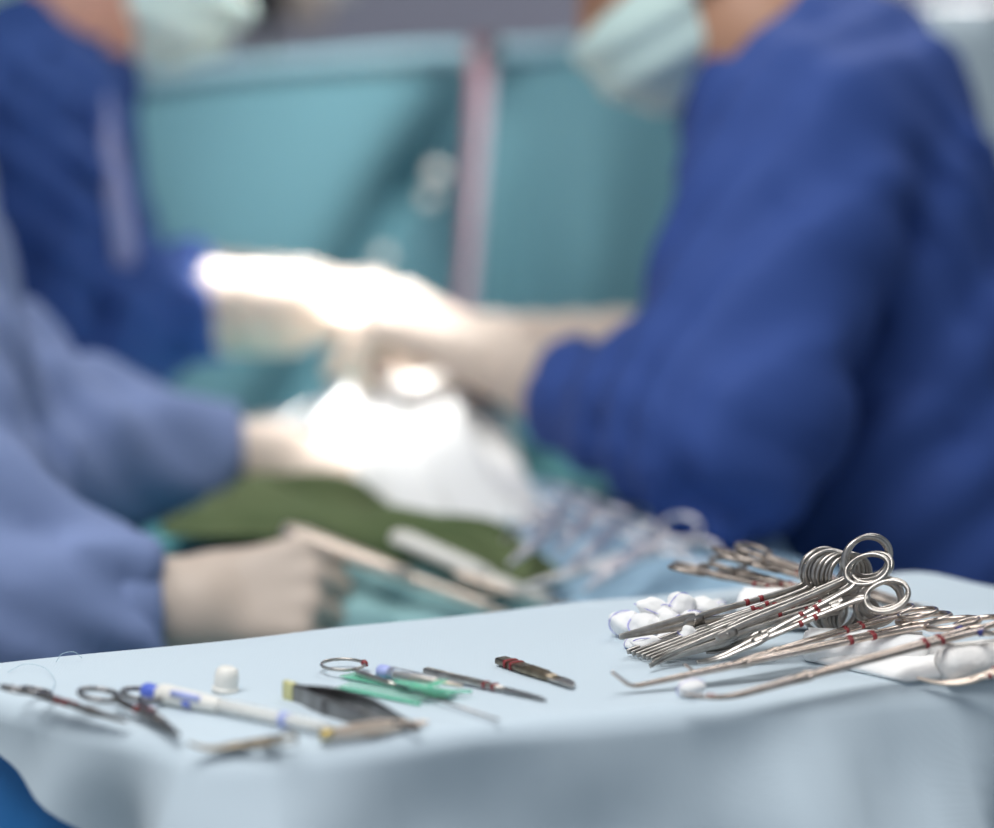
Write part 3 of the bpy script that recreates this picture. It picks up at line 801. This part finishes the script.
# ------------------------------------------------------------------ teal screen drape, pole, clips
def screen():
    vs = []; fs = []; nu, nv = 90, 40
    pts = [Q(-40,92,3.12), Q(110,80,3.12), Q(260,64,3.12), Q(400,52,3.12), Q(480,50,3.10), Q(560,46,3.12), Q(720,38,3.16), Q(800,36,3.18)]
    top = spline(pts, 14); K = len(top)
    for i in range(K):
        for j in range(nv+1):
            t = j/nv; p = top[i]
            s = i/(K-1)
            fold = .010*math.sin(19*s*1.4+1.5*math.sin(9*s)+2*t)*min(1, t*3+.15)
            # deep fold next to the pole
            fold += -.11*math.exp(-((p.x-(-.005-.50*t))/.05)**2)*min(1, t*5)
            fold += .05*math.exp(-((p.x-(.13-.05*t))/.05)**2)*min(1, t*3)
            vs.append(V((p.x, p.y-fold, p.z-t*.86)))
    n = nv+1; N = len(vs); back = [v+V((0,.006,0)) for v in vs]
    for i in range(K-1):
        for j in range(nv): fs.append([i*n+j, (i+1)*n+j, (i+1)*n+j+1, i*n+j+1]); fs.append([N+i*n+j, N+i*n+j+1, N+(i+1)*n+j+1, N+(i+1)*n+j])
    for i in range(K-1):
        for j in (0, nv): a, b = i*n+j, (i+1)*n+j; fs.append([a, b, N+b, N+a])
    for j in range(nv):
        for i in (0, K-1): a, b = i*n+j, i*n+j+1; fs.append([a, b, N+b, N+a])
    root = empty('screen_drape', (0,3.12,.5), 'teal screen drape hanging behind the surgeons', 'drape')
    MB().add([v-root.location for v in vs+back], fs).build('cloth', M['teal'], root)
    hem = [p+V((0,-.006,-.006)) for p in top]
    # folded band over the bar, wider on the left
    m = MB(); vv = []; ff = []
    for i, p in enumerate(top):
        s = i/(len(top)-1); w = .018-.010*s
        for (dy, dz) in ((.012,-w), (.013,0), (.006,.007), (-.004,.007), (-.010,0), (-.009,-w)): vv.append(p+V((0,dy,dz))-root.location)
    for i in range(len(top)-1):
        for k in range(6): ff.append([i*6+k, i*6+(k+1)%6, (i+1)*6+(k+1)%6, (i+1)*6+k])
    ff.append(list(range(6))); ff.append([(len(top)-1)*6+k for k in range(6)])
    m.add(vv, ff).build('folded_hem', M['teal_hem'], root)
    return top
top = screen()
sf = empty('screen_stand', (0,3.14,0), 'steel bar frame carrying the teal screen drape', 'stand')
bar = [p+V((0,.006,-.012))-sf.location for p in top]
MB().tube(bar, .008).build('bar', M['chrome'], sf)
for k in (4, -5):
    p = top[k]+V((0,.03,-.012)); MB().tube([p-sf.location, V((p.x,p.y,0))-sf.location], .012).build('upright', M['chrome'], sf)
    MB().lathe([(0,.12),(.02,.12),(.03,.05),(.04,.015)], V((p.x,p.y,0))-sf.location, V((p.x,p.y,1))-sf.location).build('foot', M['chrome'], sf)
# drip stand in front of the screen drape
pa, pb = Q(487,40,3.04), Q(463,330,3.02)
ip = empty('drip_line_pole', V((pb.x, pb.y, .0)), 'pinkish grey drip pole in front of the teal screen drape', 'pole')
dn = (pb-pa).normalized(); low = pa+dn*((pa.z-.02)/-dn.z)
MB().tube([pa-ip.location, low-ip.location], .009, 14).build('shaft', M['pole'], ip)
MB().tube(spline([pa+V((-.012,-.02,.0))-ip.location, Q(474,110,3.0)-ip.location, Q(470,180,3.0)-ip.location, Q(466,250,2.99)-ip.location, Q(458,330,2.99)-ip.location], 8), .005, 10).build('drip_tube', M['tube_pink'], ip)
MB().box(Q(484,44,3.04)-ip.location, (.04,.05,.016), None, .004).build('collar', M['dark_plastic'], ip)
MB().lathe([(0,.16),(.02,.16),(.03,.03)], V((low.x,low.y,0))-ip.location, V((low.x,low.y,1))-ip.location).build('foot', M['chrome'], ip)
for (u_, v_, r_, lab) in ((437,173,.009,'white knobbed towel clip on the teal screen, upper one left of pole'), (429,199,.007,'white knobbed towel clip on the teal screen, just under the upper one'),
                     (383,258,.008,'white knobbed towel clip on the teal screen, low above the gloved hands')):
    c = Q(u_, v_, 3.035); cl = empty('screen_clip', c, lab, 'clip')
    MB().sphere((0,0,0), r_*1.35, 16).build('knob', M['white_plastic'], cl)  # white colour stands in for the bright glint of shiny metal
    MB().sweep(spline([(0,0,0), (.006,.02,-.01), (.004,.05,-.016), (0,.07,-.012)], 6), .004, .004).build('arm', M['chrome'], cl)
# room things behind
pp = empty('infusion_pump', Q(262,-6,3.7), 'dark and beige pump on a pole behind the left surgeon', 'pump')
MB().box((0,0,0), (.075,.06,.085), None, .008).build('casing', M['dark_plastic'], pp)
MB().box((.065,.01,-.01), (.06,.05,.07), None, .01).build('side_module', M['beige_plastic'], pp)
MB().box((.11,.03,.02), (.035,.04,.05), None, .008).build('cuff', M['white_plastic'], pp)
MB().tube([(0,.05,.3), (0,.05,-pp.location.z+.02)], .014).build('pole', M['chrome'], pp)
MB().lathe([(0,.2),(.02,.2),(.03,.03)], (0,.05,-pp.location.z), (0,.05,1)).build('foot', M['chrome'], pp)
def hang(name, c, w, h, m, label, cat):
    vs = []; fs = []; n = 30
    for i in range(n+1):
        for j in range(n+1):
            s, t = i/n, j/n; vs.append(V((c[0]+(s-.5)*w, c[1]+.03*math.sin(15*s+3*t), c[2]-h*t)))
    N = len(vs); vs += [v+V((0,.01,0)) for v in vs]; k = n+1
    for i in range(n):
        for j in range(n): fs.append([i*k+j,(i+1)*k+j,(i+1)*k+j+1,i*k+j+1]); fs.append([N+i*k+j,N+i*k+j+1,N+(i+1)*k+j+1,N+(i+1)*k+j])
    for i in range(n):
        for j in (0, n): a, b = i*k+j, (i+1)*k+j; fs.append([a,b,N+b,N+a])
        for j in (0, n): a, b = j*k+i, j*k+i+1; fs.append([a,b,N+b,N+a])
    return tag(fixn(build(name, vs, fs, M[m])), label, cat)
q = Q(1050,6,3.6); hang('sheet_curtain', (q.x, 3.6, q.z), .86, 1.3, 'pale_panel', 'pale grey blue sheet hanging behind the royal blue back', 'curtain')
cr = empty('curtain_rail', (q.x,3.6,0), 'steel rail stand carrying the pale grey blue sheet', 'rail')
MB().tube([(-.45,0,q.z+.002),(.45,0,q.z+.002)], .01).build('bar', M['chrome'], cr)
for s in (-.45,.45):
    MB().tube([(s,0,q.z),(s,0,0.01)], .012).build('upright', M['chrome'], cr)
q = Q(-20,-4,4.2); mc = empty('wall_cabinet', (q.x-.12,4.9,0), 'pale mint cabinet behind the navy blue surgeon', 'cabinet')
MB().box((0,-.12,.92), (.62,.40,1.84), None, .01).build('body', M['mint_panel'], mc)
for s in (-1,1):
    d = MB().box((s*.152,-.33,.92), (.295,.02,1.76), None, .005).build('door', M['mint_panel'], mc)
    MB().tube([(s*.03,-.35,.85),(s*.03,-.35,1.0)], .006).build('handle', M['chrome'], d)

# ------------------------------------------------------------------ people
def frame(fwd, up):
    x = V(fwd).normalized(); z = V(up); y = z.cross(x).normalized(); z = x.cross(y)
    return Matrix((x, y, z)).transposed()
def head_sdf(c, Rm, s=1.0):
    R_ = np.array(Rm); c_ = A3(c)
    def f(p):
        q = ((p-c_)@R_)/s; E = lambda a, r: sd_ell(q, a, r)
        d = E((-.012,0,.032), (.098,.076,.092))
        d = smin(d, E((.030,0,-.045), (.062,.058,.080)), .03)
        d = smin(d, sd_cone(q, (.060,0,-.105), (.066,0,-.100), .022, .022), .03)
        d = smin(d, sd_cone(q, (.088,0,.010), (.108,0,-.034), .009, .014), .012)
        for sy in (1,-1):
            d = smin(d, E((.075,sy*.032,.026), (.020,.026,.010)), .015)
            d = smax(d, -E((.094,sy*.032,.006), (.016,.019,.013)), .012)
            d = smin(d, E((-.012,sy*.079,-.015), (.018,.010,.031)), .008)
            d = smin(d, E((.060,sy*.040,-.025), (.028,.022,.022)), .02)
        d = smin(d, E((.082,0,-.068), (.012,.026,.008)), .01)
        return d*s
    return f
def loc_sdf(c, Rm, g, s=1.0):
    R_ = np.array(Rm); c_ = A3(c); return lambda p: g(((p-c_)@R_)/s)*s
def hand_sdf(wrist, fwd, back, side, curls, thumb=(.75,.55,-.25), forearm=None, s=1.0, spread=1.0):
    """side=+1 puts the thumb on +y of the frame (fwd, up=back)"""
    Rm = frame(fwd, back); R_ = np.array(Rm); w_ = A3(wrist); prims = []
    roots = [(.088,.034), (.093,.012), (.089,-.011), (.080,-.032)]
    Ls = [(.042,.026,.021), (.047,.030,.022), (.043,.028,.021), (.034,.021,.019)]
    for (x, y) in roots: prims.append(((.004, y*.55, 0), (x, y, .002), .017, .0125))
    fing = []
    for k, ((x, y), L3) in enumerate(zip(roots, Ls)):
        p = np.array((x, y, .002)); ang = 0.0; sp = (y-.001)*2.2*spread; r = .0115 if k < 3 else .0100
        for j in range(3):
            ang += curls[k][j]
            d = np.array((math.cos(ang)*math.cos(sp), math.cos(ang)*math.sin(sp), -math.sin(ang)))
            q = p+d*L3[j]; fing.append((p, q, r, r*.90)); p = q; r *= .90
    t = np.array(thumb); t = t/np.linalg.norm(t)
    p0 = np.array((.022,.026,-.006)); p1 = p0+t*.046; t2 = t+np.array((.35,-.30,-.15)); t2 /= np.linalg.norm(t2); p2 = p1+t2*.034
    t3 = t2+np.array((.2,-.35,-.1)); t3 /= np.linalg.norm(t3); p3 = p2+t3*.026
    th = [(p0,p1,.017,.0135), (p1,p2,.0130,.0120), (p2,p3,.0120,.0100)]
    ft = None
    if forearm is not None: ft = (A3(forearm[0]), forearm[1], forearm[2])
    def f(p):
        q = (p-w_)@R_/s; q = q.copy(); q[:, 1] *= side
        d = None
        for a, b, ra, rb in prims:
            e = sd_cone(q, a, b, ra, rb); d = e if d is None else smin(d, e, .014)
        for k in range(4):
            e = None
            for a, b, ra, rb in fing[3*k:3*k+3]:
                c = sd_cone(q, a, b, ra, rb); e = c if e is None else smin(e, c, .004)
            d = smin(d, e, .005)
        e = None
        for a, b, ra, rb in th:
            c = sd_cone(q, a, b, ra, rb); e = c if e is None else smin(e, c, .006)
        d = smin(d, e, .012)*s
        if ft is not None:
            d = smin(d, sd_cone(p, w_, ft[0], ft[1], ft[2]), .02)
            ax = ft[0]-w_; Lf = np.linalg.norm(ax); tt = ((p-w_)@(ax/Lf))
            d = d+.0015*np.sin(tt*150+2*np.sin(p[:, 2]*60))*np.clip(tt/.03, 0, 1)
        return d
    return f
def glove(parent, wrist, fwd, back, side, curls, cuff_at, rw=.030, rc=.040, h=.0042, s=1.0, m='glove', **k):
    f = hand_sdf(wrist, fwd, back, side, curls, forearm=(cuff_at, rw, rc), s=s, **k)
    w = V(wrist); x = V(fwd).normalized()
    lo, hi = bounds([w, w+x*.10*s, V(cuff_at)], .125*s); 
    # trim the box to what is needed
    o = nets_obj('glove', f, lo, hi, h, M[m], parent)
    # rolled cuff at the sleeve end
    ax = (V(cuff_at)-w).normalized(); a = V(cuff_at)-ax*.004; sd = ax.orthogonal().normalized(); up = ax.cross(sd)
    rg = [a+(sd*math.cos(2*math.pi*q/28)+up*math.sin(2*math.pi*q/28))*(rc*1.02) for q in range(28)]
    MB().tube(rg, .003, 8, True).build('cuff_roll', M[m], o)
    return o
RELAX = [(.35,.45,.3), (.42,.5,.35), (.5,.55,.38), (.55,.6,.4)]
FIST = [(.95,1.1,.6), (1.05,1.2,.7), (1.1,1.25,.8), (1.1,1.3,.8)]
PINCH = [(.75,.65,.35), (.85,.75,.4), (.95,.8,.45), (1.0,.85,.5)]

def person(label, gown_m, skin_m, head_c, head_R, neck, torso, arms, base, gown_h=.011, seed=0., fold=.010, creases=(), pale_strip=None, hscale=1.0, fk=75., coll=.07):
    """torso: list of (a, b, ra, rb); arms: list of (shoulder, elbow, cuff, rs, re, rc)"""
    root = empty('person', base, label, 'person')
    L0 = root.location
    hs = head_sdf(head_c, head_R, hscale)
    hip = V((torso[0][1].x, torso[0][1].y, .80))
    # body: one continuous surface
    def fb(p):
        d = hs(p)
        d = smin(d, sd_cone(p, V(head_c)+head_R@V((-.035,0,-.06))*hscale, neck, .055*hscale, .062), .03)
        for a, b, ra, rb in torso: d = smin(d, sd_cone(p, a, b, ra*.72, rb*.72), .06)
        d = smin(d, sd_cone(p, neck, torso[0][0], .062, .08), .05)
        for s, e, c, rs, re, rc in arms:
            d = smin(d, sd_cone(p, s, e, rs*.60, re*.5), .04); d = smin(d, sd_cone(p, e, c, re*.5, rc*.45), .02)
        for sy in (-1, 1):
            h = V((hip.x, hip.y+sy*.09, .86)); kn = V((base[0]+.02*sy, base[1]+sy*.10, .48)); an = V((base[0], base[1]+sy*.11, .10))
            d = smin(d, sd_cone(p, h, kn, .085, .058), .05); d = smin(d, sd_cone(p, kn, an, .055, .040), .02)
        return d
    allp = [V(head_c)+V((0,0,.16)), neck]+[q for t in torso for q in t[:2]]+[q for a in arms for q in a[:3]]+[V((base[0],base[1],.05))]
    lo, hi = bounds(allp, .17); lo[2] = max(lo[2], .04)
    body = nets_obj('body', lambda p: fb(p), lo, hi, .014, M[skin_m], root)
    body.location = -L0
    # gown
    def fg(p):
        d = None
        for a, b, ra, rb in torso:
            e = sd_cone(p, a, b, ra, rb); d = e if d is None else smin(d, e, .07)
        d = smin(d, sd_cone(p, neck+(torso[0][0]-neck)*.45, torso[0][0], coll, .09), .05)
        # skirt of the gown
        e = sd_cone(p, torso[0][1], V((base[0], base[1], .42)), torso[0][3], .24)
        d = smin(d, np.maximum(e, .42-p[:, 2]), .06)
        for s, ee, c, rs, re, rc in arms:
            a = sd_cone(p, s, ee, rs, re); b = sd_cone(p, ee, c, re, rc)
            dd_ = A3(c-ee); dd_ = dd_/np.linalg.norm(dd_)
            arm = smax(smin(a, b, .03), (p-A3(c))@dd_-.004, .006); d = smin(d, arm, .035)
        d = d+folds(p, fold, fk, seed)-fold*.6
        for pl, dep, wd in creases:
            for a, b in zip(pl[:-1], pl[1:]):
                q = sd_cone(p, a, b, 0, 0); d = d+dep*np.exp(-(q/wd)**2)
        # neck opening
        nd = V(head_c)+head_R@V((-.035,0,-.06))-neck; nd = nd.normalized()
        op = sd_cone(p, neck-nd*.015, neck+nd*.3, coll*.88, coll*.95)
        return np.maximum(d, -op)
    lo, hi = bounds([q for t in torso for q in t[:2]]+[q for a in arms for q in a[:3]]+[V((base[0],base[1],.45))], .22)
    lo[2] = .40
    gown = nets_obj('gown', fg, lo, hi, gown_h, M[gown_m], root); gown.location = -L0
    # knitted cuffs
    for s, e, c, rs, re, rc in arms:
        dd = (c-e).normalized(); sd = dd.orthogonal().normalized(); up = dd.cross(sd)
        MB().lathe([(0,rc*.93),(.012,rc*.93),(.030,rc*.86),(.036,rc*.78)], c-dd*.028-L0, c+dd-L0, 24).build('sleeve_cuff', M[gown_m], root)
    # trousers, shoes
    for sy in (-1, 1):
        MB().tube([V((base[0]+.02*sy, base[1]+sy*.10, .50))-L0, V((base[0], base[1]+sy*.11, .075))-L0], [.08,.062]).build('trouser_leg', M['trousers'], root)
        fw = head_R@V((1,0,0)); fw.z = 0; fw.normalize()
        Rz = Matrix.Rotation(math.atan2(fw.y, fw.x), 3, 'Z')
        MB().sphere(V((base[0], base[1]+sy*.11, .045))+fw*.05-L0, .045, 12, (2.9,1.1,1.0), Rz).build('shoe', M['shoe'], root)
    # mask, cap, eyes
    def fm(q):
        d = sd_ell(q, (.042,0,-.062), (.085,.076,.083))
        d = smin(d, sd_ell(q, (.085,0,-.030), (.035,.030,.030)), .03)
        d = d+.0025*np.sin(q[:, 2]*150)
        d = smax(d, q[:, 2]*.9+q[:, 0]*.25+.004, .008)
        return smax(d, -(q[:, 0]-.005), .01)
    Rn = Matrix(head_R)
    hm = nets_obj('face_mask', fm, (-.02,-.09,-.16), (.14,.09,.05), .005, M['mask'], root)
    hm.matrix_local = Matrix.Translation(V(head_c)-L0) @ Rn.to_4x4() @ Matrix.Scale(hscale, 4)
    for sy in (1, -1):
        MB().tube(spline([(.01,sy*.070,-.05), (-.02,sy*.082,-.045), (-.05,sy*.078,-.03), (-.085,sy*.05,-.03), (-.10,0,-.03)], 6), .0035).build('strap', M['mask_tie'], hm)
    def fc(q):
        d = sd_ell(q, (-.012,0,.034), (.106,.084,.100))
        d = smin(d, sd_ell(q, (-.06,0,.03), (.07,.075,.075)), .03)
        d = d+.0015*np.sin(q[:, 1]*120+q[:, 0]*30)
        return smax(d, -(q[:, 2]-.030+.35*(q[:, 0]+.02)*-1), .008)
    hc = nets_obj('surgical_cap', fc, (-.15,-.1,-.04), (.11,.1,.15), .007, M['cap'], root)
    hc.matrix_local = hm.matrix_local
    for sy in (1, -1):
        ey = MB().sphere((.078,sy*.032,.006), .0125, 12).build('eye', M['eye'], root); ey.matrix_local = hm.matrix_local
        MB().sphere((.0895,sy*.032,.005), .0045, 8).build('iris', M['iris'], ey)
    return root

# --- right surgeon: royal blue gown, facing left, leaning over the field
hR = frame((-.86,.05,-.50), (-.50,.0,.86))
R = person('person in royal blue surgical gown and mint mask leaning in from the right', 'gown_r', 'skin_r', Q(668,-58,2.38), hR, Q(765,40,2.36),
    [(Q(816,118,2.38), Q(945,640,2.42), .117, .17), (Q(816,118,2.50), Q(945,640,2.50), .115, .17), (Q(858,150,2.33), Q(925,480,2.34), .108, .12)],
    [(Q(795,135,2.24), Q(740,425,2.10), .098, .090, ) + () if False else (Q(808,150,2.25), Q(726,428,2.12), Q(574,398,2.30), .100, .090, .050),
     (Q(770,130,2.56), Q(735,380,2.54), Q(640,346,2.54), .095, .075, .042)],
    (.43,2.46,0), seed=1.3, fold=.013,
    creases=[([Q(880,300,2.24), Q(850,380,2.22), Q(800,470,2.2)], .02, .018), ([Q(612,380,2.2), Q(625,440,2.14), Q(645,490,2.12)], .016, .014),
             ([Q(690,500,2.05), Q(740,505,2.05)], .02, .02), ([Q(780,120,2.14), Q(790,200,2.12)], .01, .02)])
L_R = R.location
def g_at(root, *a, **k):
    o = glove(root, *a, **k); o.location = -root.location; return o
wR = Q(478,352,2.38)
g_at(R, wR, (-.88,.25,.36), (.30,-.45,.84), -1, [(.95,.55,.3), (1.05,.6,.35), (1.1,.7,.35), (1.15,.75,.4)], Q(590,408,2.28), rw=.034, rc=.040, s=1.08, thumb=(.55,.55,-.65))
wR2 = Q(495,345,2.52)
g_at(R, wR2, (-.95,.02,.2), (.20,-.35,.9), 1, RELAX, Q(650,348,2.54), rw=.030, rc=.040, s=1.0)

# --- left surgeon: navy gown, facing right
hL = frame((.88,.05,-.47), (.47,0,.88))
Lp = person('person in navy blue surgical gown and mint mask at the back left', 'gown_l', 'skin_l', Q(156,-95,2.75), hL, Q(90,0,2.73),
    [(Q(14,112,2.72), Q(35,480,2.75), .125, .145), (Q(8,112,2.84), Q(35,480,2.86), .12, .14)],
    [(Q(35,125,2.60), Q(75,325,2.56), Q(206,300,2.56), .095, .080, .058), (Q(40,130,2.95), Q(110,320,2.92), Q(206,288,2.80), .095, .075, .045)],
    (-.52,2.80,0), hscale=1.12, seed=4.1, fold=.011,
    creases=[([Q(85,120,2.55), Q(95,200,2.55), Q(98,330,2.5)], .018, .02), ([Q(45,60,2.5), Q(50,130,2.5)], .016, .02), ([Q(135,170,2.6), Q(140,330,2.6)], .018, .016)])
wL = Q(283,312,2.54)
g_at(Lp, wL, (.99,.10,-.02), (.0,-.40,.90), 1, PINCH, Q(186,308,2.555), rw=.044, rc=.049, s=1.08)
wL2 = Q(300,292,2.72)
g_at(Lp, wL2, (.95,-.25,.05), (.0,-.1,.98), -1, RELAX, Q(200,288,2.79), rw=.033, rc=.040, s=1.0)
pale_strip = MB().sweep(spline([Q(104,90,2.58), Q(115,180,2.525), Q(124,240,2.515), Q(126,295,2.52)], 6), splinev([.008,.020,.024,.020], 6), .006, up=(0,-1,0), p=4).build('gown_tie', M['tie'], Lp)  # paler strip running down the navy gown
pale_strip.location = -Lp.location

# --- assistant in front left: grey blue gown, mostly outside the frame
hA = frame((.90,.15,-.40), (.40,0,.9))
Ap = person('person in grey blue surgical gown at the left edge with gloved fist', 'gown_a', 'skin_l', Q(-70,-170,2.16), hA, Q(-140,-70,2.16),
    [(Q(-215,70,2.10), Q(-112,640,2.10), .135, .175), (Q(-215,70,2.22), Q(-112,640,2.20), .13, .165)],
    [(Q(-230,215,2.30), Q(45,452,2.22), Q(224,455,2.29), .095, .084, .046), (Q(-230,150,1.96), Q(-35,618,1.86), Q(144,606,1.90), .098, .094, .058)],
    (-.53,2.15,0), seed=2.2, fold=.011,
    creases=[([Q(110,440,2.14), Q(170,470,2.16), Q(220,490,2.2)], .014, .02), ([Q(20,560,1.78), Q(70,600,1.78), Q(130,590,1.84)], .012, .02)])
g_at(Ap, Q(192,606,1.905), (.97,.10,.10), (.05,-.86,.50), 1, FIST, Q(138,606,1.90), rw=.034, rc=.040, s=1.0, thumb=(.85,.25,-.45))
g_at(Ap, Q(268,455,2.305), (.96,.05,-.16), (.10,-.25,.95), -1, RELAX, Q(212,455,2.29), rw=.032, rc=.037, s=1.0)

# ------------------------------------------------------------------ light
def area(name, loc_, rot, size, energy, col=(1,1,1), sy=None):
    l = bpy.data.lights.new(name, 'AREA'); l.energy = energy; l.size = size; l.color = col
    if sy: l.shape = 'RECTANGLE'; l.size_y = sy
    o = bpy.data.objects.new(name, l); COL.objects.link(o); o.location = loc_; o.rotation_euler = rot; return o
def spot(name, loc_, tgt, size, blend, energy, rad=.12, col=(1,1,1)):
    l = bpy.data.lights.new(name, 'SPOT'); l.energy = energy; l.spot_size = size; l.spot_blend = blend; l.shadow_soft_size = rad; l.color = col
    o = bpy.data.objects.new(name, l); COL.objects.link(o); o.location = loc_
    o.rotation_euler = (V(tgt)-V(loc_)).to_track_quat('-Z', 'Y').to_euler(); return o
area('ceiling_light', (-.5,.9,2.95), (0,0,0), 1.6, 50, (1,.98,.96), 1.2)
area('ceiling_light', (.9,3.4,2.95), (0,0,0), 1.4, 30, (1,.98,.96), 1.2)
spot('operating_lamp', (-.10,3.25,2.65), Q(318,322,2.54), math.radians(10), .5, 1100, .08, (1,.97,.93))
spot('operating_lamp', (-.62,2.85,2.6), Q(378,420,2.41), math.radians(9.4), .6, 380, .08, (1,.97,.93))
spot('operating_lamp', (.30,2.0,2.75), Q(290,205,3.1), math.radians(20), 1.0, 190, .12, (1,.98,.95))  # added fill spot, standing in for glow bounced onto the teal screen
w = bpy.data.worlds.new('room_glow'); S.world = w; w.use_nodes = True
bg = w.node_tree.nodes['Background']; bg.inputs['Color'].default_value = (.80,.88,1.0,1); bg.inputs['Strength'].default_value = .55

# ------------------------------------------------------------------ camera
cam = bpy.data.cameras.new('camera'); co = bpy.data.objects.new('camera', cam); COL.objects.link(co)
co.location = (0,0,CAMZ); co.rotation_euler = (math.pi/2-PITCH, 0, 0)
cam.sensor_width = 36; cam.sensor_fit = 'HORIZONTAL'; cam.lens = FPX/994*36
cam.clip_start = .05; cam.clip_end = 50
cam.dof.use_dof = True; cam.dof.focus_distance = 1.53; cam.dof.aperture_fstop = (cam.lens/1000)/.0475
S.camera = co
S.view_settings.view_transform = 'Standard'; S.view_settings.look = 'None'; S.view_settings.gamma = 1
S.view_settings.use_curve_mapping = False; S.view_settings.exposure = 0.0
